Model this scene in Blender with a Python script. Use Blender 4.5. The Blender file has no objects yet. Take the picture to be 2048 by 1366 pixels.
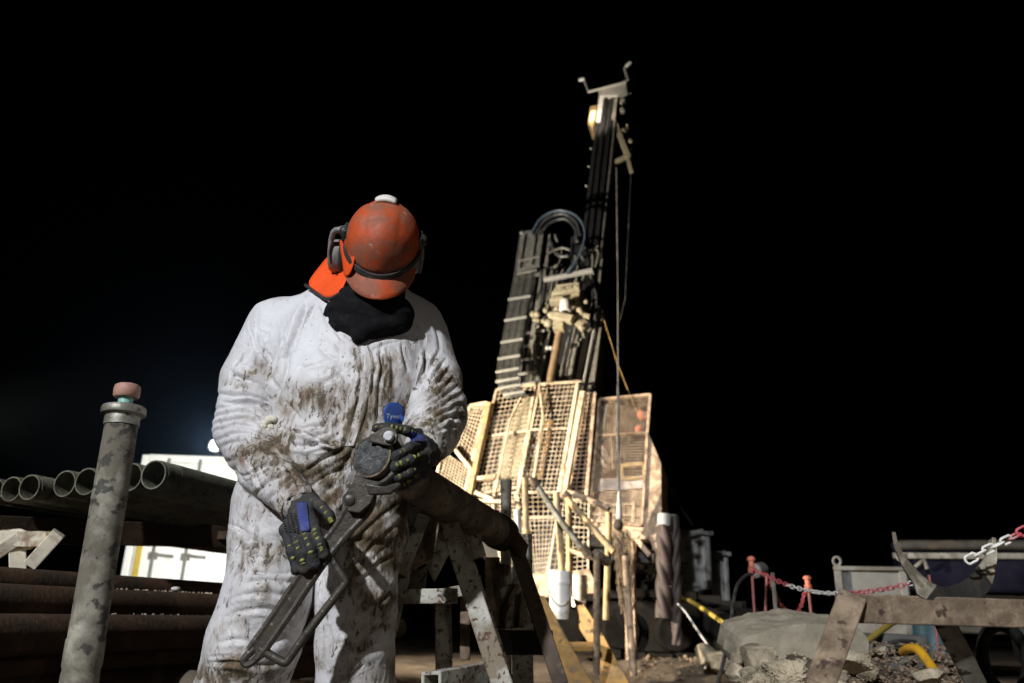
import bpy, bmesh, math, random
import numpy as np
from mathutils import Vector, Matrix, noise as mnoise
from mathutils.bvhtree import BVHTree

random.seed(7)
rng = np.random.default_rng(7)
C = bpy.context.scene.collection
SC = bpy.context.scene
R = math.radians

# ------------------------------------------------------------------ camera
FPX, PITCH, ROLL, CAMZ = 1600.0, R(18.7), R(2.0), 0.5
CAM = Vector((0, 0, CAMZ))
_r0, _u0 = Vector((1, 0, 0)), Vector((0, -math.sin(PITCH), math.cos(PITCH)))
FWD = Vector((0, math.cos(PITCH), math.sin(PITCH)))
RIGHT = _r0 * math.cos(ROLL) + _u0 * math.sin(ROLL)
UP = _u0 * math.cos(ROLL) - _r0 * math.sin(ROLL)


def ray(px, py):
    return FWD + RIGHT * ((px - 1024) / FPX) + UP * ((683 - py) / FPX)


def P(px, py, Y):
    """a point of the place at world depth Y"""
    d = ray(px, py)
    return CAM + d * (Y / d.y)


def PZ(px, py, z):
    """a point of the place at height z"""
    d = ray(px, py)
    return CAM + d * ((z - CAMZ) / d.z)


def ppm(p):
    return FPX / (p - CAM).dot(FWD)


def W(px, p):
    """length in metres of px photo pixels at point p"""
    return px / ppm(p)


def project(A):
    D = A - np.array(CAM)
    dz = D @ np.array(FWD)
    return np.stack([1024 + FPX * (D @ np.array(RIGHT)) / dz, 683 - FPX * (D @ np.array(UP)) / dz], 1)


cam_d = bpy.data.cameras.new('camera')
cam = bpy.data.objects.new('camera', cam_d)
C.objects.link(cam)
cam.matrix_world = Matrix(((RIGHT.x, UP.x, -FWD.x, CAM.x), (RIGHT.y, UP.y, -FWD.y, CAM.y),
                           (RIGHT.z, UP.z, -FWD.z, CAM.z), (0, 0, 0, 1)))
cam_d.sensor_width = 36
cam_d.lens = FPX / 2048 * 36
cam_d.clip_start, cam_d.clip_end = 0.05, 2000
cam_d.dof.use_dof = True
cam_d.dof.focus_distance = 2.05
cam_d.dof.aperture_fstop = 3.5
SC.camera = cam

# ------------------------------------------------------------------ objects


class MB:
    """collects shapes, then links them as ONE mesh object"""

    def __init__(self):
        self.v, self.f = [], []

    def add(self, vs, fs):
        o = len(self.v)
        self.v += [Vector(x) for x in vs]
        self.f += [[i + o for i in f] for f in fs]
        return self

    def box(self, c, ax, ay, az):
        c, ax, ay, az = Vector(c), Vector(ax), Vector(ay), Vector(az)
        vs = [c + ax * i + ay * j + az * k for k in (-1, 1) for j in (-1, 1) for i in (-1, 1)]
        return self.add(vs, [[0, 2, 3, 1], [4, 5, 7, 6], [0, 1, 5, 4], [2, 6, 7, 3], [0, 4, 6, 2], [1, 3, 7, 5]])

    def cuboid(self, x0, x1, y0, y1, z0, z1):
        return self.box(((x0 + x1) / 2, (y0 + y1) / 2, (z0 + z1) / 2), ((x1 - x0) / 2, 0, 0), (0, (y1 - y0) / 2, 0), (0, 0, (z1 - z0) / 2))

    def bar(self, a, b, w, h=None, side=None):
        """box beam from a to b; w measured along 'side', h across it"""
        a, b = Vector(a), Vector(b)
        d = (b - a)
        L = d.length
        d.normalize()
        s = Vector(side) if side is not None else Vector((1, 0, 0))
        s = s - d * s.dot(d)
        if s.length < 1e-4:
            s = d.orthogonal()
        s.normalize()
        t = d.cross(s)
        h = w if h is None else h
        return self.box((a + b) / 2, d * (L / 2), s * (w / 2), t * (h / 2))

    def tube(self, pts, r, n=10, closed=False, caps=True, inner=None):
        pts = [Vector(p) for p in pts]
        m = len(pts)
        rs = r if isinstance(r, (list, tuple)) else [r] * m
        ref = None
        vs, fs = [], []
        for i, p in enumerate(pts):
            if closed:
                d = pts[(i + 1) % m] - pts[i - 1]
            else:
                d = pts[min(i + 1, m - 1)] - pts[max(i - 1, 0)]
            if d.length < 1e-9:
                d = Vector((0, 0, 1))
            d.normalize()
            if ref is None:
                ref = d.orthogonal()
            ref = ref - d * ref.dot(d)
            if ref.length < 1e-6:
                ref = d.orthogonal()
            ref.normalize()
            q = d.cross(ref)
            for k in range(n):
                a = 2 * math.pi * k / n
                vs.append(p + (ref * math.cos(a) + q * math.sin(a)) * rs[i])
        rows = m if closed else m - 1
        for i in range(rows):
            j = (i + 1) % m
            for k in range(n):
                k2 = (k + 1) % n
                fs.append([i * n + k, i * n + k2, j * n + k2, j * n + k])
        if caps and not closed:
            fs.append(list(range(n - 1, -1, -1)))
            fs.append([(m - 1) * n + k for k in range(n)])
        return self.add(vs, fs)

    def lathe(self, o, axis, prof, n=24, closed_prof=False):
        o, d = Vector(o), Vector(axis).normalized()
        e = d.orthogonal().normalized()
        q = d.cross(e)
        vs, fs = [], []
        m = len(prof)
        for r, z in prof:
            for k in range(n):
                a = 2 * math.pi * k / n
                vs.append(o + d * z + (e * math.cos(a) + q * math.sin(a)) * max(r, 1e-5))
        for i in range(m if closed_prof else m - 1):
            j = (i + 1) % m
            for k in range(n):
                k2 = (k + 1) % n
                fs.append([i * n + k, i * n + k2, j * n + k2, j * n + k])
        return self.add(vs, fs)

    def plate(self, pts, thick):
        """a polygon given its thickness (a vector)"""
        pts, t = [Vector(p) for p in pts], Vector(thick)
        n = len(pts)
        vs = [p for p in pts] + [p + t for p in pts]
        fs = [list(range(n)), list(range(2 * n - 1, n - 1, -1))]
        fs += [[i, i + n, (i + 1) % n + n, (i + 1) % n] for i in range(n)]
        return self.add(vs, fs)

    def ball(self, c, rx, ry=None, rz=None, axes=None, nu=14, nv=9):
        c = Vector(c)
        ry = rx if ry is None else ry
        rz = rx if rz is None else rz
        ax = axes or (Vector((1, 0, 0)), Vector((0, 1, 0)), Vector((0, 0, 1)))
        vs, fs = [], []
        for i in range(nv + 1):
            th = math.pi * i / nv
            for k in range(nu):
                a = 2 * math.pi * k / nu
                s = max(math.sin(th), 1e-4)
                vs.append(c + ax[0] * (rx * s * math.cos(a)) + ax[1] * (ry * s * math.sin(a)) + ax[2] * (rz * math.cos(th)))
        for i in range(nv):
            for k in range(nu):
                k2 = (k + 1) % nu
                fs.append([i * nu + k, (i + 1) * nu + k, (i + 1) * nu + k2, i * nu + k2])
        return self.add(vs, fs)

    def build(self, name, m, parent=None, bevel=0.0, smooth=40, recalc=True):
        if parent is not None:
            o0 = Vector(parent.get('_w', (0, 0, 0)))
        else:
            xs = [p.x for p in self.v]; ys = [p.y for p in self.v]; zs = [p.z for p in self.v]
            o0 = Vector(((min(xs) + max(xs)) / 2, (min(ys) + max(ys)) / 2, min(zs)))
        me = bpy.data.meshes.new(name)
        me.from_pydata([p - o0 for p in self.v], [], self.f)
        if recalc:
            bm = bmesh.new(); bm.from_mesh(me)
            bmesh.ops.recalc_face_normals(bm, faces=bm.faces)
            bm.to_mesh(me); bm.free()
        return link(me, name, m, parent, o0, bevel, smooth)


def link(me, name, m, parent, o0, bevel=0.0, smooth=40):
    if smooth:
        me.shade_smooth()
        me.set_sharp_from_angle(angle=R(smooth))
    me.materials.append(m)
    o = bpy.data.objects.new(name, me)
    C.objects.link(o)
    if parent is not None:
        o.parent = parent
        o['_w'] = list(o0)
    else:
        o.location = o0
        o['_w'] = list(o0)
    if bevel:
        b = o.modifiers.new('edge', 'BEVEL')
        b.width = bevel; b.segments = 2; b.limit_method = 'ANGLE'; b.angle_limit = R(50)
    return o


def tag(o, label=None, cat=None, group=None, kind=None):
    if label: o['label'] = label
    if cat: o['category'] = cat
    if group: o['group'] = group
    if kind: o['kind'] = kind
    return o


def thing(name, label, cat, loc=(0, 0, 0), group=None):
    o = bpy.data.objects.new(name, None)
    o.empty_display_size = 0.1
    C.objects.link(o)
    o.location = loc
    o['_w'] = list(loc)
    return tag(o, label, cat, group)


def copy_tree(o, parent=None):
    c = o.copy()
    C.objects.link(c)
    if parent is not None:
        c.parent = parent
    for ch in list(o.children):
        copy_tree(ch, c)
    return c


# ------------------------------------------------------------------ materials
MATS = {}


def ramp(nt, src, stops):
    n = nt.nodes.new('ShaderNodeValToRGB')
    el = n.color_ramp.elements
    while len(el) < len(stops): el.new(0.5)
    for e, (p, c) in zip(el, stops):
        e.position = p
        e.color = (c, c, c, 1) if isinstance(c, (int, float)) else (*c, 1)
    nt.links.new(src, n.inputs[0])
    return n.outputs[0]


def noise_node(nt, vec, scale, detail=6, rough=0.6, dist=0.0):
    n = nt.nodes.new('ShaderNodeTexNoise')
    n.inputs['Scale'].default_value = scale
    n.inputs['Detail'].default_value = detail
    n.inputs['Roughness'].default_value = rough
    n.inputs['Distortion'].default_value = dist
    if vec is not None: nt.links.new(vec, n.inputs['Vector'])
    return n.outputs['Fac']


def mixc(nt, fac, a, b):
    n = nt.nodes.new('ShaderNodeMix'); n.data_type = 'RGBA'
    for sock, val in ((n.inputs[0], fac), (n.inputs[6], a), (n.inputs[7], b)):
        if isinstance(val, (int, float)): sock.default_value = val
        elif isinstance(val, tuple): sock.default_value = (*val, 1)
        else: nt.links.new(val, sock)
    return n.outputs[2]


def math_node(nt, op, a, b=None, clamp=False):
    n = nt.nodes.new('ShaderNodeMath'); n.operation = op; n.use_clamp = clamp
    for i, val in enumerate((a, b)):
        if val is None: continue
        if isinstance(val, (int, float)): n.inputs[i].default_value = val
        else: nt.links.new(val, n.inputs[i])
    return n.outputs[0]


def mat(name, col, rough=0.6, metal=0.0, var=0.25, scale=9, bump=0.15, bscale=60, dirt=None, amt=0.5, dscale=6,
        spots=None, samt=0.3, sscale=30, wave=None, spec=0.5):
    """painted / rusty / muddy surface; amt and samt are the shares covered by dirt and by spots"""
    if name in MATS: return MATS[name]
    m = bpy.data.materials.new(name); m.use_nodes = True
    nt = m.node_tree; b = nt.nodes['Principled BSDF']
    tc = nt.nodes.new('ShaderNodeTexCoord')
    oi = nt.nodes.new('ShaderNodeObjectInfo')
    add = nt.nodes.new('ShaderNodeVectorMath'); add.operation = 'ADD'
    mul = nt.nodes.new('ShaderNodeVectorMath'); mul.operation = 'SCALE'
    comb = nt.nodes.new('ShaderNodeCombineXYZ')
    for i in range(3): nt.links.new(oi.outputs['Random'], comb.inputs[i])
    nt.links.new(comb.outputs[0], mul.inputs[0]); mul.inputs['Scale'].default_value = 37.0
    nt.links.new(tc.outputs['Object'], add.inputs[0]); nt.links.new(mul.outputs[0], add.inputs[1])
    vec = add.outputs[0]
    n1 = noise_node(nt, vec, scale)
    lo = tuple(c * (1 - var) for c in col); hi = tuple(min(1, c * (1 + var)) for c in col)
    base = ramp(nt, n1, [(0.3, lo), (0.7, hi)])
    rgh = None
    if dirt is not None:
        n2 = noise_node(nt, vec, dscale, 9, 0.68, 0.4)
        t = 0.5 + (0.5 - amt) * 0.55
        f = ramp(nt, n2, [(max(0, t - 0.05), 0.0), (min(1, t + 0.09), 0.92)])
        base = mixc(nt, f, base, dirt)
        rgh = f
    if spots is not None:
        n3 = noise_node(nt, vec, sscale, 5, 0.55)
        t = 0.5 + (0.5 - samt) * 0.5
        f3 = ramp(nt, n3, [(t, 0.0), (min(1, t + 0.05), 1.0)])
        base = mixc(nt, f3, base, spots)
    nt.links.new(base, b.inputs['Base Color'])
    b.inputs['Metallic'].default_value = metal
    b.inputs['Specular IOR Level'].default_value = spec
    if rgh is not None:
        nt.links.new(ramp(nt, rgh, [(0, rough), (1, min(1, rough + 0.25))]), b.inputs['Roughness'])
    else:
        nt.links.new(ramp(nt, n1, [(0.3, min(1, rough * 1.15)), (0.7, rough * 0.8)]), b.inputs['Roughness'])
    if bump:
        nb = noise_node(nt, vec, bscale, 6, 0.65)
        bp = nt.nodes.new('ShaderNodeBump')
        bp.inputs['Strength'].default_value = bump; bp.inputs['Distance'].default_value = 0.01
        nt.links.new(nb, bp.inputs['Height']); nt.links.new(bp.outputs[0], b.inputs['Normal'])
    MATS[name] = m
    return m


def glow(name, col, strength):
    m = bpy.data.materials.new(name); m.use_nodes = True
    b = m.node_tree.nodes['Principled BSDF']
    b.inputs['Base Color'].default_value = (*col, 1)
    b.inputs['Emission Color'].default_value = (*col, 1)
    b.inputs['Emission Strength'].default_value = strength
    return m


MUD, RUST = (0.10, 0.075, 0.05), (0.13, 0.055, 0.028)
M = dict(
    dirt=mat('dirt', (0.15, 0.115, 0.08), 0.95, 0, 0.35, 3, 0.6, 25, (0.085, 0.065, 0.047), 0.5, 1.5, spec=0.2),
    rock=mat('limestone', (0.48, 0.40, 0.28), 0.92, 0, 0.3, 9, 0.7, 40, (0.2, 0.165, 0.11), 0.5, 5, (0.5, 0.48, 0.42), 0.2, 14, spec=0.25),
    slab=mat('grey_slab', (0.36, 0.315, 0.23), 0.9, 0, 0.25, 5, 0.5, 60, (0.32, 0.28, 0.21), 0.40, 4, spec=0.25),
    white=mat('chipped_white_paint', (0.42, 0.41, 0.35), 0.65, 0, 0.2, 12, 0.3, 60, (0.19, 0.15, 0.10), 0.52, 9, (0.09, .05, .03), 0.36, 60),
    brown=mat('rusty_brown_steel', (0.25, 0.185, 0.12), 0.75, 0.0, 0.4, 14, 0.4, 60, (0.12, 0.083, 0.052), 0.55, 13, (0.06, 0.035, 0.022), 0.30, 38),
    steel=mat('galvanised_pipe', (0.27, 0.26, 0.215), 0.45, 0.45, 0.3, 14, 0.2, 70, (0.15, 0.13, 0.09), 0.5, 11, (0.05, 0.045, 0.035), 0.3, 30),
    casing=mat('weathered_casing', (0.17, 0.17, 0.12), 0.6, 0.25, 0.3, 9, 0.3, 60, (0.10, 0.09, 0.06), 0.5, 10, (0.06, 0.055, 0.04), 0.3, 30),
    rustpipe=mat('rusty_casing', (0.075, 0.042, 0.025), 0.8, 0.1, 0.4, 6, 0.5, 60, (0.05, 0.035, 0.022), 0.5, 7, (0.14, 0.085, 0.055), 0.2, 40, spec=.25),
    dark=mat('dark_oily_steel', (0.035, 0.032, 0.028), 0.55, 0.2, 0.4, 12, 0.25, 70, (0.07, 0.055, 0.04), 0.35, 9, spec=.3),
    wrench=mat('worn_wrench_steel', (0.085, 0.077, 0.065), 0.42, 0.6, 0.35, 25, 0.25, 90, (0.085, 0.068, 0.05), 0.5, 22, (0.22, 0.21, 0.19), 0.2, 70),
    bolt=mat('bright_bolt', (0.75, 0.75, 0.75), 0.35, 0.15, 0.1, 20, 0.05),
    mudface=mat('caked_mud', (0.10, 0.10, 0.098), 0.95, 0, 0.5, 60, 0.9, 160, (0.19, 0.19, 0.19), 0.4, 70, spec=0.3),
    yellow=mat('yellow_enamel', (0.48, 0.33, 0.14), 0.55, 0, 0.2, 6, 0.15, 50, (0.26, 0.2, 0.14), 0.48, 9),
    yellowdark=mat('muddy_yellow_plate', (0.42, 0.24, 0.07), 0.6, 0, 0.3, 5, 0.2, 50, (0.18, 0.13, 0.08), 0.45, 6, (0.08, 0.05, 0.03), 0.25, 20),
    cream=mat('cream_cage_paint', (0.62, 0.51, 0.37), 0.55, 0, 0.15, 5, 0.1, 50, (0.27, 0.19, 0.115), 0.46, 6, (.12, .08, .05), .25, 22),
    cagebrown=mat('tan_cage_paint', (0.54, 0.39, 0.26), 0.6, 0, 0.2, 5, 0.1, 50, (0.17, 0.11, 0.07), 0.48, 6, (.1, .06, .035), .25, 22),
    mast=mat('black_mast_paint', (0.022, 0.022, 0.024), 0.5, 0.0, 0.4, 5, 0.15, 50, (0.05, 0.047, 0.04), 0.3, 7, spec=.2),
    mastgrey=mat('grey_mast_paint', (0.20, 0.19, 0.165), 0.55, 0.1, 0.3, 7, 0.15, 50, (0.1, 0.09, 0.07), 0.45, 6),
    palegrey=mat('pale_grey_paint', (0.55, 0.54, 0.52), 0.5, 0, 0.15, 7, 0.1, 50, (0.25, 0.22, 0.17), 0.35, 6),
    hose=mat('black_rubber_hose', (0.035, 0.036, 0.038), 0.42, 0, 0.3, 20, 0.1, 60, (0.12, 0.115, 0.10), 0.4, 9),
    bluehose=mat('blue_grey_hose', (0.08, 0.115, 0.15), 0.4, 0, 0.2, 20, 0.05),
    chainbar=mat('galvanised_bar', (0.42, 0.41, 0.37), 0.5, 0.3, 0.15, 20, 0.1),
    tub=mat('white_plastic', (0.80, 0.79, 0.75), 0.45, 0, 0.05, 8, 0.03, 50, (0.45, 0.4, 0.32), 0.25, 6),
    container=mat('container_paint', (0.70, 0.71, 0.68), 0.5, 0, 0.06, 3, 0.05, 30, (0.5, 0.45, 0.36), 0.25, 3),
    orange=mat('orange_plastic', (0.60, 0.17, 0.10), 0.5, 0, 0.2, 15, 0.05, 50, (0.4, 0.22, 0.15), 0.35, 14),
    redpost=mat('faded_red_post', (0.32, 0.10, 0.085), 0.55, 0, 0.2, 15, 0.1, 50, (0.3, 0.2, 0.16), 0.35, 14),
    redlink=mat('red_chain_plastic', (0.50, 0.085, 0.10), 0.45, 0, 0.2, 20, 0.05, 50, (0.45, 0.3, 0.28), 0.35, 25),
    whitelink=mat('white_chain_plastic', (0.72, 0.70, 0.62), 0.45, 0, 0.1, 20, 0.05, 50, (0.45, 0.4, 0.33), 0.3, 25),
    yhose=mat('yellow_hose_rubber', (0.68, 0.36, 0.02), 0.4, 0, 0.1, 20, 0.1, 60, (0.4, 0.22, 0.04), 0.3, 20),
    ydull=mat('dull_yellow_hose', (0.45, 0.33, 0.06), 0.5, 0, 0.2, 10, 0.1),
    cabinet=mat('grey_cabinet_paint', (0.42, 0.42, 0.39), 0.55, 0.1, 0.25, 4, 0.15, 40, (0.13, 0.12, 0.1), 0.45, 3),
    bin=mat('grey_bin_paint', (0.15, 0.148, 0.138), 0.6, 0, 0.2, 5, 0.15, 40, (0.10, 0.09, 0.075), 0.45, 4, spec=.3),
    navy=mat('navy_tarpaulin', (0.006, 0.006, 0.013), 0.7, 0, 0.4, 4, 0.3, 20, spec=.06),
    teal=mat('teal_plastic', (0.012, 0.06, 0.08), 0.5, 0, 0.2, 6, 0.1),
    coral=mat('faded_coral_plastic', (0.40, 0.21, 0.15), 0.6, 0, 0.15, 25, 0.1, 60, (0.4, 0.3, 0.24), 0.4, 25),
    mint=mat('mint_plastic', (0.22, 0.46, 0.38), 0.5, 0, 0.15, 25, 0.1, 60, (0.25, 0.3, 0.25), 0.3, 25),
    track=mat('dark_shaded_steel', (0.012, 0.011, 0.010), 0.7, 0.0, 0.4, 8, 0.2, 40, (0.02, 0.016, 0.012), 0.35, 5, spec=.08),  # near-black colour stands in for the shade low on the rig
    dusty=mat('dusty_grey_hose', (0.125, 0.125, 0.11), 0.5, 0, 0.35, 12, 0.1, 60, (0.05, 0.05, 0.047), 0.4, 10),
    ribbed=mat('brown_ribbed_rubber', (0.05, 0.034, 0.028), 0.6, 0, 0.3, 8, 0.2, 40, (0.09, 0.06, 0.05), 0.4, 6),
    beige=mat('muddy_rotary_head', (0.31, 0.27, 0.18), 0.65, 0, 0.3, 8, 0.4, 30, (0.22, 0.18, 0.11), 0.45, 7),
)
# ------------------------------------------------------------------ smooth solids (signed distance -> mesh)


class Field:
    def __init__(self, lo, hi, h):
        self.lo, self.h = np.array(lo, np.float32), h
        n = np.ceil((np.array(hi) - np.array(lo)) / h).astype(int) + 1
        ax = [self.lo[i] + h * np.arange(n[i], dtype=np.float32) for i in range(3)]
        self.X, self.Y, self.Z = ax[0][:, None, None], ax[1][None, :, None], ax[2][None, None, :]
        self.n = n
        self.F = np.full(n, 1.0, np.float32)

    def cone(self, a, ra, b, rb, flat=None):
        """round cone; flat=(direction, factor) squashes it along a direction"""
        a, b = np.array(a, np.float32), np.array(b, np.float32)
        d = b - a
        L2 = float(d @ d) + 1e-12
        px, py, pz = self.X - a[0], self.Y - a[1], self.Z - a[2]
        t = np.clip((px * d[0] + py * d[1] + pz * d[2]) / L2, 0, 1)
        qx, qy, qz = px - t * d[0], py - t * d[1], pz - t * d[2]
        q2 = qx * qx + qy * qy + qz * qz
        if flat is not None:
            f = np.array(flat[0], np.float32); f /= np.linalg.norm(f)
            s = qx * f[0] + qy * f[1] + qz * f[2]
            q2 = q2 + s * s * (flat[1] ** 2 - 1)
        return np.sqrt(q2) - (ra + (rb - ra) * t)

    def sections(self, rows, ex=2.4):
        """stacked superellipses: rows of (z, cx, cy, half width, half depth)"""
        rows = sorted(rows)
        z = self.Z.ravel()
        col = [np.interp(z, [r[0] for r in rows], [r[i] for r in rows]).astype(np.float32)[None, None, :] for i in range(1, 5)]
        cx, cy, a, b = col
        d = (np.abs((self.X - cx) / a) ** ex + np.abs((self.Y - cy) / b) ** ex) ** (1 / ex) - 1
        d = d * np.minimum(a, b)
        return np.maximum(d, np.maximum(self.Z - rows[-1][0], rows[0][0] - self.Z))

    def add(self, d, k=0.03):
        if k <= 0:
            self.F = np.minimum(self.F, d); return
        h = np.clip(0.5 + 0.5 * (d - self.F) / k, 0, 1)
        self.F = d + (self.F - d) * h - k * h * (1 - h)

    def cut(self, d):
        self.F = np.maximum(self.F, d)

    def plane(self, p, n):
        """positive on the side n points to"""
        n = np.array(n, np.float32); n /= np.linalg.norm(n)
        return (self.X - p[0]) * n[0] + (self.Y - p[1]) * n[1] + (self.Z - p[2]) * n[2]

    def mesh(self, smooth=2):
        F, h = self.F, self.h
        s = F < 0
        nx, ny, nz = F.shape
        cs = [(i, j, k) for i in (0, 1) for j in (0, 1) for k in (0, 1)]
        sl = lambda c: (slice(c[0], nx - 1 + c[0]), slice(c[1], ny - 1 + c[1]), slice(c[2], nz - 1 + c[2]))
        cnt_in = sum(s[sl(c)].astype(np.int8) for c in cs)
        act = (cnt_in > 0) & (cnt_in < 8)
        idx = np.argwhere(act)
        vid = np.full(act.shape, -1, np.int64)
        vid[act] = np.arange(len(idx))
        acc = np.zeros((len(idx), 3)); cnt = np.zeros(len(idx))
        for c0 in cs:
            for ax in range(3):
                if c0[ax]: continue
                c1 = list(c0); c1[ax] = 1
                f0 = F[idx[:, 0] + c0[0], idx[:, 1] + c0[1], idx[:, 2] + c0[2]]
                f1 = F[idx[:, 0] + c1[0], idx[:, 1] + c1[1], idx[:, 2] + c1[2]]
                m = (f0 < 0) != (f1 < 0)
                t = np.where(m, f0 / np.where(m, f0 - f1, 1), 0)
                p = np.tile(np.array(c0, float), (len(idx), 1)); p[:, ax] += t
                acc[m] += p[m]; cnt[m] += 1
        V = self.lo + h * (idx + acc / cnt[:, None])
        faces = []
        for ax in range(3):
            o = [(1, 2), (2, 0), (0, 1)][ax]
            g0 = s.take(range(0, F.shape[ax] - 1), ax); g1 = s.take(range(1, F.shape[ax]), ax)
            e = np.argwhere(g0 != g1)
            ok = (e[:, o[0]] > 0) & (e[:, o[1]] > 0) & (e[:, o[0]] < F.shape[o[0]] - 1) & (e[:, o[1]] < F.shape[o[1]] - 1)
            e = e[ok]
            q = []
            for da, db in ((1, 1), (0, 1), (0, 0), (1, 0)):
                w = e.copy(); w[:, o[0]] -= da; w[:, o[1]] -= db
                q.append(vid[w[:, 0], w[:, 1], w[:, 2]])
            q = np.stack(q, 1)
            flip = ~g0[e[:, 0], e[:, 1], e[:, 2]]
            q[flip] = q[flip][:, ::-1]
            faces.append(q)
        Q = np.concatenate(faces)
        for _ in range(smooth):
            V = relax(V, Q)
        return V, Q


def relax(V, Q, lam=0.5):
    S = np.zeros_like(V); n = np.zeros(len(V))
    for i in range(4):
        for j in ((i + 1) % 4, (i + 3) % 4):
            for ax in range(3):
                S[:, ax] += np.bincount(Q[:, i], V[Q[:, j], ax], len(V))
            n += np.bincount(Q[:, i], minlength=len(V))
    return V + lam * (S / np.maximum(n, 1)[:, None] - V)


def normals(V, Q):
    fn = np.cross(V[Q[:, 2]] - V[Q[:, 0]], V[Q[:, 3]] - V[Q[:, 1]])
    N = np.zeros_like(V)
    for i in range(4):
        for ax in range(3):
            N[:, ax] += np.bincount(Q[:, i], fn[:, ax], len(V))
    return N / np.maximum(np.linalg.norm(N, axis=1), 1e-12)[:, None]


def vnoise(V, scale, seed=0, octaves=1):
    """perlin-like value noise in -1..1, numpy"""
    out = np.zeros(len(V)); amp = 1.0
    for o in range(octaves):
        p = V * scale * 2 ** o + 31.7 * (seed + 1) + o * 7.3
        i = np.floor(p).astype(np.int64); f = p - i
        u = f * f * f * (f * (f * 6 - 15) + 10)
        r = np.zeros(len(V))
        for dx in (0, 1):
            for dy in (0, 1):
                for dz in (0, 1):
                    k = (i[:, 0] + dx) * 374761393 + (i[:, 1] + dy) * 668265263 + (i[:, 2] + dz) * 2147483647 + seed * 974634
                    k = (k ^ (k >> 13)) * 1274126177; k = k ^ (k >> 16)
                    hsh = (k & 0xFFFF) / 32767.5 - 1
                    w = (u[:, 0] if dx else 1 - u[:, 0]) * (u[:, 1] if dy else 1 - u[:, 1]) * (u[:, 2] if dz else 1 - u[:, 2])
                    r += w * hsh
        out += amp * r; amp *= 0.5
    return out


def mesh_from(V, Q, name, m, parent, smooth=180):
    me = bpy.data.meshes.new(name)
    o0 = np.array(parent['_w']) if parent is not None else np.array([V[:, 0].mean(), V[:, 1].mean(), V[:, 2].min()])
    me.from_pydata((V - o0).tolist(), [], Q.tolist())
    return link(me, name, m, parent, Vector(o0), 0, smooth)


def poly_dist(X, poly):
    """distance (px) to a polyline and position 0..1 along it"""
    poly = np.array(poly, float)
    seg = np.linalg.norm(np.diff(poly, axis=0), axis=1); tot = seg.sum(); s0 = 0
    best = np.full(len(X), 1e9); par = np.zeros(len(X)); side = np.zeros(len(X))
    for i in range(len(poly) - 1):
        d = poly[i + 1] - poly[i]
        t = np.clip(((X - poly[i]) @ d) / (d @ d), 0, 1)
        r = X - poly[i] - t[:, None] * d
        q = np.hypot(r[:, 0], r[:, 1])
        m = q < best
        best[m] = q[m]; par[m] = (s0 + t[m] * seg[i]) / tot
        side[m] = np.sign(d[0] * r[m, 1] - d[1] * r[m, 0])
        s0 += seg[i]
    return best, par, side


def curve(poly, n=6):
    """Catmull-Rom smoothing of a polyline"""
    p = [np.array(q, float) for q in poly]
    p = [2 * p[0] - p[1]] + p + [2 * p[-1] - p[-2]]
    out = []
    for i in range(1, len(p) - 2):
        for k in range(n):
            t = k / n
            out.append(0.5 * (2 * p[i] + (p[i + 1] - p[i - 1]) * t + (2 * p[i - 1] - 5 * p[i] + 4 * p[i + 1] - p[i + 2]) * t * t
                              + (3 * p[i] - p[i - 1] - 3 * p[i + 1] + p[i + 2]) * t ** 3))
    out.append(p[-2])
    return out


def smooth3(pts, n=6):
    return [Vector(q) for q in curve([tuple(p) for p in pts], n)]


# ------------------------------------------------------------------ the person
feet = Vector((-0.60, 2.2, 0))
person_root = dict(_w=list(feet))


def sec(py, l, r, Y, dep):
    a, b = P(l, py, Y), P(r, py, Y)
    return ((a.z + b.z) / 2, (a.x + b.x) / 2, Y, (b.x - a.x) / 2, dep)


TORSO = [sec(572, 668, 800, 2.25, .085), sec(592, 625, 828, 2.245, .105), sec(620, 580, 856, 2.24, .125), sec(660, 552, 872, 2.235, .145),
         sec(720, 552, 862, 2.22, .165), sec(790, 548, 845, 2.205, .18), sec(860, 550, 828, 2.205, .172),
         sec(915, 535, 820, 2.20, .18), sec(960, 500, 812, 2.20, .165), sec(1010, 484, 806, 2.20, .155), sec(1070, 490, 800, 2.20, .135)]


def limb(F, pts, k=.03, grow=1.0, flat=None):
    """pts: (px, py, Y, radius in px)"""
    for a, b in zip(pts, pts[1:]):
        pa, pb = P(*a[:3]), P(*b[:3])
        F.add(F.cone(pa, W(a[3], pa) * grow, pb, W(b[3], pb) * grow, flat), k)


ARM_R = [(556, 656, 2.24, 62), (506, 762, 2.25, 63), (494, 858, 2.20, 64), (537, 935, 2.08, 53), (590, 1000, 1.985, 39)]
ARM_L = [(826, 664, 2.25, 62), (866, 760, 2.22, 58), (874, 822, 2.16, 59), (862, 862, 2.05, 55), (852, 892, 1.965, 42)]
LEG_R = [(566, 1005, 2.20, 84), (556, 1090, 2.19, 90), (536, 1190, 2.15, 84), (505, 1290, 2.17, 92), (478, 1390, 2.22, 92)]
LEG_L = [(718, 1010, 2.21, 84), (718, 1090, 2.21, 82), (713, 1190, 2.20, 80), (709, 1290, 2.22, 77), (709, 1390, 2.26, 82)]
FOOT_R, FOOT_L = Vector((-0.80, 2.25, 0.1)), Vector((-0.43, 2.3, 0.1))


def below(F, leg, foot, r0, r1, k=.03):
    p = P(*leg[-1][:3])
    F.add(F.cone(p, r0, foot, r1), k)


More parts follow.
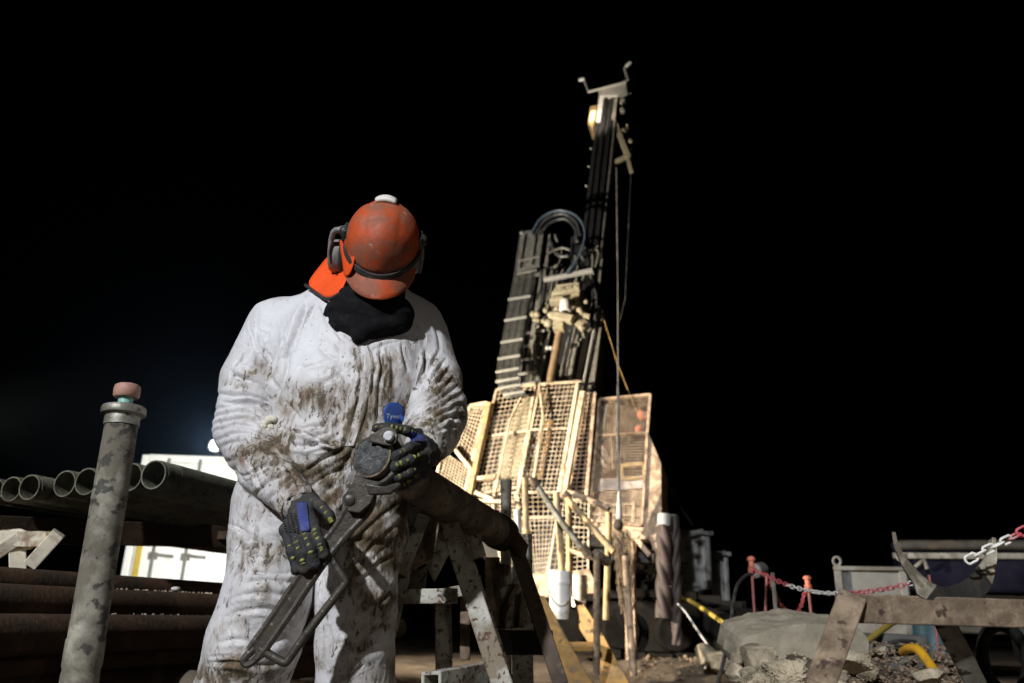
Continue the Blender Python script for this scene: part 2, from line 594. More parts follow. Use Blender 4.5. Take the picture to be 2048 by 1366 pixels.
# --- coverall: cloth solid, then folds carved into it
F = Field((-1.03, 1.78, 0.07), (-0.06, 2.55, 1.50), 0.0043)
F.add(F.sections(TORSO), 0)
limb(F, LEG_R[:2], .05); limb(F, LEG_L[:2], .05); limb(F, LEG_R[1:], .012); limb(F, LEG_L[1:], .012)
below(F, LEG_R, FOOT_R, W(92, P(*LEG_R[-1][:3])), .085, .012); below(F, LEG_L, FOOT_L, W(82, P(*LEG_L[-1][:3])), .08, .012)
limb(F, ARM_R[:2], .04); limb(F, ARM_L[:2], .035); limb(F, ARM_R[1:], .010); limb(F, ARM_L[1:], .010)
F.cut(-(F.Z - 0.075))
V, Q = F.mesh(3)
del F
for _ in range(2): V = relax(V, Q)
N = normals(V, Q)
X = project(V)
front = np.clip((N @ np.array((-FWD.x, -FWD.y, -FWD.z)) + 0.15) / 0.3, 0, 1)

# (points in the photograph, depth in mm, half width in px)
CREASES = [
    # shoulder and armhole, wearer's right
    ([(516, 628), (512, 652), (523, 688), (545, 732), (562, 780), (552, 806)], 7, 5),
    ([(618, 600), (600, 652), (582, 708), (567, 765), (552, 806)], 15, 9),
    ([(634, 610), (606, 668), (590, 712)], 8, 6), ([(545, 640), (548, 664), (551, 690)], 4, 5),
    ([(562, 652), (570, 676), (577, 700)], 4, 5), ([(592, 700), (572, 722), (560, 742)], 4, 5),
    ([(551, 800), (523, 773), (486, 757), (462, 742)], 10, 7), ([(540, 812), (499, 794), (466, 791), (430, 787)], 9, 6),
    ([(530, 822), (497, 808), (462, 811), (424, 822)], 8, 5), ([(520, 836), (490, 823), (456, 826), (423, 838)], 8, 5),
    ([(528, 848), (490, 838), (455, 842), (420, 856)], 8, 5), ([(530, 866), (480, 850), (450, 858), (422, 872)], 7, 5),
    ([(540, 884), (495, 868), (462, 872), (430, 886)], 8, 5), ([(545, 902), (505, 886), (470, 886), (436, 900)], 7, 5),
    ([(500, 700), (478, 735), (470, 765)], 5, 6),
    # forearm, wearer's right
    ([(560, 905), (520, 905), (480, 915), (448, 925)], 8, 6), ([(568, 925), (530, 930), (498, 948), (470, 950)], 8, 5),
    ([(590, 940), (556, 952), (530, 975), (508, 990)], 8, 5), ([(600, 958), (570, 968), (552, 990), (540, 1008)], 7, 5),
    ([(470, 900), (500, 925), (520, 955), (532, 985)], 6, 5), ([(452, 905), (470, 940), (500, 968)], 5, 5),
    ([(520, 890), (545, 925), (560, 960)], 6, 5),
    # waist cord and belly
    ([(552, 846), (576, 863), (620, 871), (664, 884), (688, 880), (715, 905)], 12, 5),
    ([(566, 800), (590, 824), (612, 852)], 7, 6), ([(589, 868), (642, 851), (672, 836)], 7, 6),
    ([(560, 890), (610, 892), (655, 880), (690, 862)], 8, 7), ([(700, 732), (672, 755), (640, 772), (600, 780)], 5, 8),
    ([(600, 950), (645, 920), (690, 890), (712, 862)], 12, 8), ([(572, 930), (600, 965), (620, 1000)], 7, 7),
    ([(610, 985), (650, 955), (700, 930)], 10, 8), ([(640, 1005), (668, 960), (700, 910), (712, 880)], 8, 7),
    ([(560, 975), (590, 1010), (612, 1060)], 6, 8), ([(745, 880), (780, 900), (815, 902)], 7, 7),
    # zip placket
    ([(716, 684), (725, 712), (722, 760), (710, 810), (696, 862), (684, 890)], 12, 4),
    ([(738, 690), (742, 720), (738, 770), (728, 820), (712, 872)], 9, 5),
    ([(766, 690), (764, 744), (758, 800), (750, 850)], 12, 7), ([(752, 705), (750, 750), (742, 800)], 6, 5),
    ([(786, 668), (758, 680), (731, 690)], 7, 6), ([(802, 684), (810, 714), (818, 748)], 6, 6), ([(782, 700), (788, 740), (790, 780)], 6, 6),
    ([(660, 640), (668, 660), (690, 680)], 5, 5), ([(642, 612), (650, 640), (664, 668)], 4, 5),
    ([(640, 690), (660, 710), (690, 722)], 5, 9), ([(600, 740), (640, 730), (672, 715)], 5, 8),
    # armhole and sleeve, wearer's left
    ([(850, 690), (847, 735), (838, 780), (832, 812)], 13, 8), ([(880, 690), (862, 730), (848, 770), (838, 800)], 8, 6),
    ([(895, 710), (874, 740), (852, 778), (838, 806)], 8, 5), ([(905, 728), (880, 758), (856, 790), (836, 812)], 8, 5),
    ([(914, 748), (888, 776), (858, 804), (834, 820)], 8, 5), ([(922, 768), (895, 790), (866, 812), (836, 828)], 8, 5),
    ([(930, 784), (905, 800), (872, 822), (840, 838)], 8, 5), ([(935, 802), (906, 816), (880, 834), (850, 845)], 7, 4),
    ([(935, 830), (910, 832), (884, 846), (862, 856)], 8, 5), ([(925, 862), (905, 850), (880, 862), (862, 872)], 7, 5),
    ([(908, 892), (890, 872), (868, 872)], 6, 5), ([(918, 812), (905, 845), (898, 880)], 5, 6),
    ([(858, 640), (872, 668), (880, 700)], 4, 6), ([(825, 640), (838, 668), (846, 700)], 5, 6),
    # trousers
    ([(645, 1010), (640, 1060), (638, 1120)], 14, 8), ([(600, 1020), (622, 1060), (636, 1100)], 7, 7), ([(690, 1000), (668, 1050), (648, 1090)], 8, 7),
    ([(472, 1052), (500, 1080), (536, 1092), (570, 1090)], 6, 8), ([(480, 1100), (520, 1115), (560, 1112)], 4, 7),
    ([(486, 1170), (530, 1164), (575, 1166), (612, 1155)], 10, 7), ([(470, 1140), (510, 1148), (560, 1150), (600, 1140)], 5, 7),
    ([(462, 1200), (505, 1188), (560, 1192), (602, 1180)], 8, 7), ([(450, 1240), (490, 1222), (540, 1220), (590, 1235)], 7, 8),
    ([(436, 1290), (480, 1280), (530, 1290), (580, 1275)], 8, 8), ([(420, 1330), (470, 1325), (530, 1330), (578, 1320)], 9, 8),
    ([(500, 990), (488, 1050), (482, 1110)], 5, 8), ([(540, 1000), (550, 1050), (580, 1100)], 5, 9), ([(520, 1215), (560, 1240), (592, 1262)], 5, 7),
    ([(800, 1000), (752, 1040), (712, 1080), (680, 1100)], 9, 7), ([(806, 1040), (760, 1080), (720, 1120), (690, 1145)], 9, 7),
    ([(796, 1110), (760, 1130), (720, 1165), (690, 1190)], 8, 7), ([(795, 1160), (755, 1205), (715, 1240), (672, 1268)], 11, 8),
    ([(790, 1235), (745, 1270), (700, 1290), (660, 1296)], 10, 8), ([(788, 1285), (740, 1305), (690, 1330)], 7, 7),
    ([(780, 1180), (770, 1240), (765, 1300)], 5, 7), ([(655, 1150), (650, 1210), (640, 1260)], 6, 7), ([(730, 1330), (700, 1350), (670, 1356)], 6, 6),
]
rs = np.random.default_rng(3)
extra = []
for (pts, dep, w) in CREASES:           # finer companions beside each main fold
    if len(pts) < 3: continue
    for s in (-1, 1):
        if rs.random() < .45:
            off = np.array(rs.normal(0, 3, 2)) + s * np.array([w * 1.2, w * 1.6]) * rs.uniform(.7, 1.4)
            i0 = rs.integers(0, 2); i1 = len(pts) - rs.integers(0, 2)
            q = [(x + off[0], y + off[1]) for x, y in pts[i0:max(i1, i0 + 2)]]
            extra.append((q, dep * rs.uniform(.3, .55), w * .6))
disp = np.zeros(len(V))
Xw = X + 5.0 * np.stack([vnoise(V, 11, 51, 2), vnoise(V, 11, 52, 2)], 1)
lam = np.clip(.75 + .55 * vnoise(V, 10, 53, 2), .15, 1.35)
for pts, dep, w in CREASES + extra:
    c = np.array(curve(pts))
    lo, hi = c.min(0) - 5 * w - 4, c.max(0) + 5 * w + 4
    sel = np.where((X[:, 0] > lo[0]) & (X[:, 0] < hi[0]) & (X[:, 1] > lo[1]) & (X[:, 1] < hi[1]) & (front > 0))[0]
    if not len(sel): continue
    d, t, sd = poly_dist(Xw[sel], c)
    taper = np.clip(np.minimum(t, 1 - t) / .22, 0, 1) ** .8
    u = d / (w * (.50 + .40 * t))
    prof = -np.exp(-(u * 1.5) ** 1.1) + .55 * np.exp(-((u - 1.9) / 1.5) ** 2) * np.where(sd > 0, 1, .35)
    disp[sel] += dep * .00125 * prof * taper * front[sel] * lam[sel]
# loose cloth away from the drawn folds
wv = np.stack([vnoise(V, 9, 11), vnoise(V, 9, 12), vnoise(V, 9, 13)], 1) * .04
ridged = lambda q, s, sd: 1 - 2 * np.abs(vnoise(q, s, sd))
back = 1 - front
aniso = V * np.array([1, 1, .45]) + wv
disp += .005 * vnoise(V, 5, 1) + .0026 * ridged(aniso, 9, 2) + .0006 * ridged(aniso + .4 * wv, 25, 3)
disp += back * .005 * ridged(V * np.array([1, 1, 1.8]) + wv, 10, 5)
V = V + N * disp[:, None]
COVER_V, COVER_Q, COVER_X, COVER_N = V, Q, project(V), normals(V, Q)
cover_bvh = BVHTree.FromPolygons(V.tolist(), Q.tolist())

# mud: where it caked on the cloth (px, py, rx, ry, strength)
MUDS = [(500, 748, 62, 22, .75), (540, 762, 34, 26, .8), (470, 752, 30, 34, .55), (640, 795, 85, 42, .62), (600, 815, 50, 40, .6), (560, 905, 60, 42, .7),
        (520, 890, 50, 45, .55), (610, 935, 48, 50, .8), (650, 960, 60, 45, .75), (720, 800, 24, 110, .95), (700, 880, 45, 60, .9), (760, 770, 45, 70, .75),
        (790, 720, 35, 30, .5), (885, 770, 52, 60, .85), (905, 820, 40, 40, .6), (850, 845, 40, 30, .7), (770, 850, 60, 45, .8), (830, 700, 30, 30, .35),
        (745, 1040, 85, 60, .85), (735, 1110, 75, 55, .9), (772, 1180, 40, 50, .7), (700, 1080, 55, 40, .8), (760, 1250, 50, 30, .45), (690, 1290, 60, 25, .4),
        (525, 1120, 40, 26, .55), (480, 1110, 30, 50, .35), (545, 1010, 50, 40, .4), (640, 1040, 50, 60, .7), (560, 1190, 60, 30, .35), (450, 1340, 70, 40, .75),
        (520, 1350, 70, 30, .6), (600, 1345, 30, 30, .5), (480, 1250, 40, 60, .25), (660, 1000, 70, 40, .8), (740, 1345, 60, 30, .45), (780, 990, 40, 60, .85)]
mud = np.zeros(len(V))
MX = COVER_X + 26 * np.stack([vnoise(V, 9, 61, 3), vnoise(V, 9, 62, 3)], 1)
for x, y, rx, ry, s in MUDS:
    mud = np.maximum(mud, s * np.exp(-(((MX[:, 0] - x) / rx) ** 2 + ((MX[:, 1] - y) / ry) ** 2) ** .8))
mud = np.clip(mud * (1 + .6 * vnoise(V, 20, 20, 3)) * 1.12 + .17 + .15 * np.clip((1.1 - V[:, 2]) / .3, 0, 1), 0, 1.3)


def coverall_mat():
    m = bpy.data.materials.new('muddy_white_coverall'); m.use_nodes = True
    nt = m.node_tree; b = nt.nodes['Principled BSDF']
    tc = nt.nodes.new('ShaderNodeTexCoord'); vec = tc.outputs['Object']
    at = nt.nodes.new('ShaderNodeAttribute'); at.attribute_name = 'mud'
    mu = at.outputs['Fac']
    cloth = ramp(nt, noise_node(nt, vec, 9), [(.3, (.60, .60, .625)), (.7, (.69, .69, .71))])
    mp = nt.nodes.new('ShaderNodeMapping'); mp.inputs['Scale'].default_value = (1, 1, .42); mp.inputs['Rotation'].default_value = (0, .35, 0); nt.links.new(vec, mp.inputs[0]); sv = mp.outputs[0]
    film = ramp(nt, noise_node(nt, sv, 16, 8, .7, .6), [(.35, 0.0), (.7, 1.0)])            # thin dried film
    blot = noise_node(nt, sv, 42, 12, .72, .7)
    speck = noise_node(nt, sv, 85, 5, .62, .5)
    f1 = math_node(nt, 'MULTIPLY', mu, math_node(nt, 'ADD', math_node(nt, 'MULTIPLY', film, .9), .35), True)
    c = mixc(nt, math_node(nt, 'MULTIPLY', f1, .85, True), cloth, (.33, .265, .175))
    tone = ramp(nt, noise_node(nt, vec, 5), [(.42, (.105, .08, .035)), (.58, (.135, .075, .04))])
    k = math_node(nt, 'ADD', math_node(nt, 'MULTIPLY', mu, .27), blot)
    f2 = ramp(nt, k, [(.64, 0.0), (.84, .9)])
    c = mixc(nt, f2, c, tone)
    k3 = math_node(nt, 'ADD', math_node(nt, 'MULTIPLY', mu, .20), speck)
    f3 = ramp(nt, k3, [(.70, 0.0), (.74, .9)])
    c = mixc(nt, f3, c, (.075, .06, .035))
    nt.links.new(c, b.inputs['Base Color'])
    nt.links.new(ramp(nt, f2, [(0, .5), (1, .85)]), b.inputs['Roughness'])
    b.inputs['Specular IOR Level'].default_value = .35
    # crisp paper-like crinkles
    n1 = noise_node(nt, vec, 22, 4, .5, .8)
    rid = math_node(nt, 'ABSOLUTE', math_node(nt, 'SUBTRACT', n1, .5))
    n2 = noise_node(nt, vec, 130, 4, .6)
    hgt = math_node(nt, 'ADD', math_node(nt, 'MULTIPLY', rid, 1.6), math_node(nt, 'ADD', math_node(nt, 'MULTIPLY', n2, .15), math_node(nt, 'MULTIPLY', f2, .25)))
    bp = nt.nodes.new('ShaderNodeBump'); bp.inputs['Strength'].default_value = .48; bp.inputs['Distance'].default_value = .008
    nt.links.new(hgt, bp.inputs['Height']); nt.links.new(bp.outputs[0], b.inputs['Normal'])
    return m


# --- head frame: bowed over the hands, turned a little to the wearer's left
HC = P(765, 496, 2.03)
HS = .875
bow, yaw, roll = R(55), R(7), R(1.5)
f0 = Vector((math.sin(yaw), -math.cos(yaw), 0))
hf = f0 * math.cos(bow) + Vector((0, 0, -1)) * math.sin(bow)
hk = f0 * math.sin(bow) + Vector((0, 0, 1)) * math.cos(bow)
he = hf.cross(hk) * -1
if he.x < 0: he = -he
hr = Matrix.Rotation(roll, 3, Vector((0, 1, 0)))
hf, hk, he = hr @ hf, hr @ hk, hr @ he


def H(e, f, k):
    return HC + (he * e + hf * f + hk * k) * HS


skin = mat('weathered_skin', (0.36, 0.20, 0.145), 0.6, 0, 0.15, 20, 0.15, 120)

# --- body: one continuous figure under the clothes
F = Field((-1.0, 1.78, 0.02), (-0.1, 2.5, 1.66), 0.0085)
F.add(F.sections([(z, cx, cy, a * .84, b * .8) for z, cx, cy, a, b in TORSO]), 0)
limb(F, LEG_R, .04, .72); limb(F, LEG_L, .04, .72)
below(F, LEG_R, FOOT_R, .065, .045); below(F, LEG_L, FOOT_L, .06, .045)
for ft in (FOOT_R, FOOT_L):
    F.add(F.cone(ft + Vector((0, .03, -.04)), .04, ft + Vector((0, -.13, -.065)), .032), .03)
limb(F, ARM_R, .03, .66); limb(F, ARM_L, .03, .66)
F.add(F.cone(P(733, 612, 2.2), .075, H(0, -.02, -.05), .062), .03)
F.add(F.cone(H(0, -.03, .02), .088, H(0, .025, .015), .082), .03)            # skull
F.add(F.cone(H(0, .03, -.07), .062, H(0, .055, -.125), .038), .03)           # jaw and chin
F.add(F.cone(H(0, .098, -.035), .012, H(0, .122, -.075), .016), .012)        # nose
for s in (-1, 1):
    F.add(F.cone(H(s * .015, .092, -.006), .012, H(s * .05, .078, -.008), .012), .012)   # brow
    F.add(F.cone(H(s * .045, .07, -.06), .022, H(s * .05, .05, -.07), .022), .02)        # cheek
    F.add(-F.cone(H(s * .033, .103, -.028), .011, H(s * .033, .104, -.028), .011) * -1 + .0, .008) if False else None
    F.add(F.cone(H(s * .033, .086, -.028), .0125, H(s * .034, .086, -.028), .0125), .003)  # eye under its lid
    F.add(F.cone(H(s * .088, -.005, -.02), .014, H(s * .086, -.005, -.065), .010), .008)   # ear
F.add(F.cone(H(-.022, .088, -.108), .008, H(.022, .088, -.108), .008), .006)   # lips
BV, BQ = F.mesh(2)
me_root = mesh_from(BV, BQ, 'person', skin, None)
person = me_root
tag(person, 'worker in muddy white coveralls and orange helmet bending over a wrench', 'person')
PW = person
coverall = mesh_from(COVER_V, COVER_Q, 'coverall', coverall_mat(), PW)
av = coverall.data.attributes.new('mud', 'FLOAT', 'POINT'); av.data.foreach_set('value', mud.astype(np.float32))
tag(coverall, 'white disposable coverall caked with brown mud')

# --- neck gaiter
blk = mat('black_knit', (0.010, 0.010, 0.011), 0.95, 0, .4, 30, .5, 260, (.035, .03, .025), .3, 40, spec=.1)
F = Field((-.72, 1.80, 1.15), (-.2, 2.38, 1.62), 0.005)
F.add(F.cone(H(0, .03, -.085), .072, P(738, 628, 2.13), .094), 0)
F.add(F.cone(P(694, 640, 2.12), .055, P(786, 636, 2.10), .055), .04)
F.add(F.cone(P(732, 625, 2.085), .088, P(719, 672, 2.045), .022), .03)
F.add(F.cone(P(676, 628, 2.17), .05, P(700, 648, 2.1), .05), .04)
F.add(F.cone(P(792, 632, 2.08), .038, P(745, 650, 2.06), .035), .03)
F.cut(F.plane(H(0, .10, -.112), hk * 1.0 - hf * .20 - he * .04))
GV, GQ = F.mesh(2)
GN = normals(GV, GQ)
gw = GV + .03 * np.stack([vnoise(GV, 12, 41), vnoise(GV, 12, 42), vnoise(GV, 12, 43)], 1)
GV = GV + GN * (.005 * ridged(gw * np.array([.5, .5, 2.2]), 14, 44) + .002 * ridged(gw * np.array([.6, .6, 2]), 34, 45))[:, None]
mesh_from(GV, GQ, 'neck_gaiter', blk, PW)

# --- helmet
hm = mat('scuffed_orange_helmet', (0.50, 0.075, 0.016), 0.52, 0, .25, 9, .16, 45, (0.24, 0.085, 0.045), .50, 11, (.40, .26, .20), .22, 30)
b = MB()
nu, nv = 64, 28
grid = []
for i in range(nv + 1):
    th = (i / nv) * R(97)
    for k in range(nu):
        a = 2 * math.pi * k / nu
        ex, ey = math.cos(a), math.sin(a)              # ex: wearer's side, ey: front
        s = math.sin(th) ** .92
        rim = 0.010 * max(0, -ey) - .012 * max(0, ey) ** 2
        x, y, z = (.116 * ex * s), (.137 if ey > 0 else .134) * ey * s - .012, .146 * math.cos(th) ** (.88 if th < R(88) else 1) if th < R(90) else -.146 * .35 * math.sin(th - R(90))
        ridge = math.exp(-(x / .036) ** 2) * .010 * math.sin(th) * (1 if th < R(80) else .2) * (1 if ey > -.4 else .5)
        z -= .0045 * math.exp(-((abs(x) - .052) / .007) ** 2) * math.sin(th) * (1 if th < R(72) else 0) + .003 * mnoise.noise(Vector((x * 18, y * 18, z * 18)))
        z += ridge + rim * (th / R(97)) ** 3
        sidecut = -.0 + .026 * abs(ex) ** 3 * (th / R(97)) ** 5   # the rim rises at the ears
        z += sidecut
        grid.append(H(x, y, z))
fs = [[i * nu + k, i * nu + (k + 1) % nu, (i + 1) * nu + (k + 1) % nu, (i + 1) * nu + k] for i in range(nv) for k in range(nu)]
b.add(grid, fs)
helmet = b.build('helmet', hm, PW, smooth=60)
sm = helmet.modifiers.new('shell', 'SOLIDIFY'); sm.thickness = .004; sm.offset = -1
tag(helmet, 'scuffed orange safety helmet with ear defenders')
# peak
b = MB(); top, bot = [], []
for side, z0 in ((top, 0.0), (bot, -.005)):
    for j in range(6):
        for i in range(33):
            a = R(90 + (i - 16) / 16 * 72)
            w = max(0, math.cos((i - 16) / 16 * R(88))) ** .45
            u = j / 5
            rx, ry = .118, .142
            x, y = (rx - .004) * math.cos(a), (ry - .008) * math.sin(a) - .012
            x2, y2 = x + .016 * math.cos(a) * u * w, y + .066 * max(math.sin(a), .25) * u * w
            zz = -.030 - .028 * u * w - .010 * u * u * w - .012 * math.cos(a) ** 2 + .006 * (1 - u)
            side.append(H(x2, y2, zz + z0))
vs = top + bot; n0 = len(top); fs = []
for j in range(5):
    for i in range(32):
        q = [j * 33 + i, j * 33 + i + 1, (j + 1) * 33 + i + 1, (j + 1) * 33 + i]
        fs += [q, [n0 + t for t in reversed(q)]]
edge = [j * 33 for j in range(6)] + [5 * 33 + i for i in range(1, 33)] + [j * 33 + 32 for j in range(4, -1, -1)] + list(range(31, 0, -1))
for p, q in zip(edge, edge[1:] + edge[:1]): fs.append([p, q, q + n0, p + n0])
b.add(vs, fs)
b.build('peak', hm, helmet, smooth=50)
# dark strap round the front of the shell, just above the peak
b = MB()
pts = [H(.124 * math.cos(a), .149 * math.sin(a) - .012, -.028 + .030 * abs(math.cos(a)) ** 2) for a in [R(-10 + 200 * i / 40) for i in range(41)]]
ring = []
for i, p in enumerate(pts):
    for dz, do in ((-.006, .0), (.008, -.002), (.008, -.008), (-.006, -.008)):
        c = (p - H(0, -.012, -.02)).normalized()
        ring.append(p + hk * dz + c * do)
fs = [[i * 4 + k, i * 4 + (k + 1) % 4, (i + 1) * 4 + (k + 1) % 4, (i + 1) * 4 + k] for i in range(40) for k in range(4)]
b.add(ring, fs); b.build('strap', mat('dark_strap', (.03, .028, .026), .8, 0, .3, 30, .2, 90, (.16, .12, .09), .3, 30), helmet)
# white pad on the crown
b = MB(); cc = []
for i in range(9):
    for k in range(9):
        x, y = (i - 4) / 4 * .030, -.058 + (k - 4) / 4 * .030
        zz = .146 * math.sqrt(max(0, 1 - (x / .116) ** 2 - ((y + .012) / .138) ** 2)) ** .95
        cc.append(H(x * 1.02, y * 1.02, zz * 1.0 + .012 - .007 * max(abs(i - 4), abs(k - 4)) ** 2 / 16))
b.add(cc, [[i * 9 + k, i * 9 + k + 1, (i + 1) * 9 + k + 1, (i + 1) * 9 + k] for i in range(8) for k in range(8)])
pad = b.build('crown_pad', mat('white_pad', (.72, .66, .60), .6, 0, .1, 20, .1, 60, (.4, .3, .22), .3, 20), helmet)
pm = pad.modifiers.new('t', 'SOLIDIFY'); pm.thickness = .012; pm.offset = 0
# ear defenders
cupm = mat('grey_ear_cup', (.24, .235, .22), .45, 0, .2, 25, .1, 70, (.13, .11, .09), .4, 22)
darkp = mat('dark_plastic', (.028, .028, .028), .5, 0, .2, 25, .1)
for s in (-1, 1):
    b = MB()
    c = H(s * (.142 if s < 0 else .090), -.045, -.078 if s < 0 else -.05)
    prof = [(0.0, .030), (.018, .030), (.030, .025), (.036, .012), (.037, -.004), (.037, -.010)]
    d = he * s
    vs, fs = [], []
    n = 28
    for r, z in prof:
        for k in range(n):
            a = 2 * math.pi * k / n
            vs.append(c + d * z + hf * (r * 1.0 * math.cos(a)) + hk * (r * 1.45 * math.sin(a)))
    for i in range(len(prof) - 1):
        for k in range(n): fs.append([i * n + k, i * n + (k + 1) % n, (i + 1) * n + (k + 1) % n, (i + 1) * n + k])
    b.add(vs, fs)
    cup = b.build('ear_cup', cupm, helmet, smooth=60)
    b = MB()
    ring = [c + d * -.012 + hf * (.033 * math.cos(a)) + hk * (.05 * math.sin(a)) for a in [2 * math.pi * k / 28 for k in range(28)]]
    b.tube(ring, .011, 10, closed=True); b.build('cushion', darkp, cup)
    b = MB()                                           # yoke from the shell down to the cup
    dx = -.014 if s > 0 else .028
    arm = smooth3([H(s * .116, -.02, .035), H(s * (.124 + dx), -.028, .03), H(s * (.136 + dx), -.03, .0), H(s * (.140 + dx), -.03, -.045)], 5)
    b.tube(arm, .0075, 10); b.tube(smooth3([H(s * (.136 + dx), -.03, -.0), H(s * (.142 + dx), -.012, -.04), H(s * (.138 + dx), -.0, -.08)], 4), .004, 8)
    b.bar(H(s * .116, -.045, .034), H(s * (.132 + dx), -.047, .014), .02, .012, hf)
    b.build('yoke', cupm, cup, bevel=.002)
    b = MB(); b.bar(H(s * .110, -.02, .052), H(s * .118, -.02, .008), .05, .022, hf); b.ball(H(s * .120, -.02, .032), .018, .018, .018)
    b.build('mount', darkp, cup, bevel=.004)
# hi-vis neck shade hanging from the shell's rear edge
hv = mat('hi_vis_orange_cloth', (.80, .085, .012), .75, 0, .12, 12, .15, 90, spec=.25)


def sheet(rows, name, m, parent, thick=.003, sub=1):
    b = MB(); nr, nc = len(rows), len(rows[0])
    b.add([p for r in rows for p in r], [[i * nc + j, i * nc + j + 1, (i + 1) * nc + j + 1, (i + 1) * nc + j] for i in range(nr - 1) for j in range(nc - 1)])
    o = b.build(name, m, parent, smooth=70)
    if sub:
        s = o.modifiers.new('s', 'SUBSURF'); s.levels = s.render_levels = 2
    s = o.modifiers.new('t', 'SOLIDIFY'); s.thickness = thick; s.offset = 0
    return o


rows = [[P(668, 500, 2.16), P(680, 510, 2.13), P(692, 522, 2.09), P(704, 534, 2.05)],
        [P(648, 522, 2.18), P(664, 536, 2.14), P(682, 544, 2.10), P(700, 548, 2.06)],
        [P(630, 545, 2.17), P(650, 562, 2.13), P(670, 566, 2.10), P(692, 562, 2.07)],
        [P(611, 570, 2.14), P(634, 587, 2.105), P(656, 599, 2.085), P(682, 586, 2.06)]]
flap = sheet(rows, 'neck_shade', hv, helmet)
b = MB(); b.tube(smooth3([q + Vector((0, -.002, 0)) for q in rows[-1]], 5), .0045, 8)
b.build('trim', darkp, flap)
b = MB()
rows = [[P(678, 478, 2.035), P(688, 480, 2.01), P(696, 484, 1.99)], [P(682, 505, 2.03), P(696, 506, 2.0), P(711, 508, 1.965)],
        [P(686, 530, 2.03), P(697, 531, 2.0), P(707, 530, 1.975)], [P(689, 554, 2.03), P(694, 553, 2.01), P(699, 550, 1.99)]]
sheet(rows, 'side_shade', hv, helmet)

# --- breast badge and its lettering
bl = mat('blue_badge', (.012, .055, .24), .5, 0, .1, 20, .05, 60, (.04, .05, .09), .25, 30)


def on_cloth(px, py, lift):
    d = ray(px, py).normalized()
    h = cover_bvh.ray_cast(CAM, d)
    if h[0] is None: return P(px, py, 2.03)
    return h[0] - d * lift


c0 = on_cloth(788, 832, 0)
cx, cy = 788, 829
out = [(cx + 21 * math.copysign(abs(math.cos(a)) ** .8, math.cos(a)), cy + 24 * math.copysign(abs(math.sin(a)) ** .9, math.sin(a))) for a in [2 * math.pi * i / 40 for i in range(40)]]
b = MB()
vs = [on_cloth(cx, cy, .006)]; fs = []
for ring in (.35, .7, 1.0):
    for x, y in out: vs.append(on_cloth(cx + (x - cx) * ring, cy + (y - cy) * ring, .006))
for k in range(40):
    fs.append([0, 1 + k, 1 + (k + 1) % 40])
    for r_ in (0, 1): fs.append([1 + r_ * 40 + k, 1 + (r_ + 1) * 40 + k, 1 + (r_ + 1) * 40 + (k + 1) % 40, 1 + r_ * 40 + (k + 1) % 40])
b.add(vs, fs)
badge = b.build('breast_badge', bl, coverall, smooth=60)
sm = badge.modifiers.new('t', 'SOLIDIFY'); sm.thickness = .002; sm.offset = 0
tc_ = bpy.data.curves.new('badge_lettering', 'FONT'); tc_.body = 'Tyvek'; tc_.size = 13.5; tc_.align_x = 'CENTER'
to = bpy.data.objects.new('badge_lettering', tc_); C.objects.link(to)
dg = bpy.context.evaluated_depsgraph_get()
tme = bpy.data.meshes.new_from_object(to.evaluated_get(dg)); bpy.data.objects.remove(to)
o0 = Vector(coverall['_w'])
for v in tme.vertices:
    v.co = on_cloth(788 + v.co.x + v.co.y * .1, 837 - v.co.y + v.co.x * .05, .009) - o0
link(tme, 'badge_lettering', mat('pale_print', (.55, .6, .7), .6, 0, .1, 30, 0), coverall, o0, 0, 0)

# --- zip flap down the front and gathered cuffs
cm_ = coverall.data.materials[0]


def muddy(o, v):
    a_ = o.data.attributes.new('mud', 'FLOAT', 'POINT'); a_.data.foreach_set('value', np.full(len(o.data.vertices), v, np.float32))
    return o


zl = curve([(717, 690), (725, 715), (724, 760), (714, 810), (701, 860), (690, 892)], 5)
rows_ = [[on_cloth(x + dx, y, .004 if abs(dx - 10) < 9 else .0015) for dx in (0, 1.5, 7, 13, 18.5, 20)] for x, y in zl]
zf = sheet(rows_, 'zip_flap', cm_, coverall, .0012, 1); muddy(zf, .62)
b = MB(); b.tube([on_cloth(x + 16.5, y, .0062) for x, y in zl], .0011, 6); muddy(b.build('stitching', cm_, zf), .9)


def cuff(px, py, Y, ax_, r, name='cuff'):
    c_ = P(px, py, Y); ax_ = Vector(ax_).normalized(); e_ = ax_.orthogonal().normalized(); q_ = ax_.cross(e_)
    b = MB(); vs, fs = [], []
    for i in range(13):
        for k in range(72):
            a = 2 * math.pi * k / 72
            rr = r * (1 + .05 * math.sin(k * .9 + i * .2) * (1 - abs(i - 6) / 6) + .03 * math.sin(k * 2.3)) * (.94 + .10 * math.sin(math.pi * i / 12))
            vs.append(c_ + ax_ * ((i - 6) * .0032) + (e_ * math.cos(a) + q_ * math.sin(a)) * rr)
    for i in range(12):
        for k in range(72): fs.append([i * 72 + k, i * 72 + (k + 1) % 72, (i + 1) * 72 + (k + 1) % 72, (i + 1) * 72 + k])
    b.add(vs, fs); muddy(b.build(name, cm_, coverall, smooth=80), .8)


cuff(592, 1004, 1.982, P(606, 1030, 1.95) - P(575, 972, 2.01), .046)
cuff(853, 893, 1.962, P(846, 905, 1.92) - P(862, 880, 2.0), .050)

# --- drawstring toggle at the waist (a knot of white cloth)
b = MB(); kp = on_cloth(540, 852, -.01)
for i in range(14):
    b.ball(kp + Vector((random.uniform(-.016, .016), random.uniform(-.02, .0), random.uniform(-.02, .02))), random.uniform(.007, .014), nu=8, nv=6)
b.build('waist_knot', mat('grubby_white_cloth', (.62, .58, .46), .8, 0, .2, 20, .3), coverall)

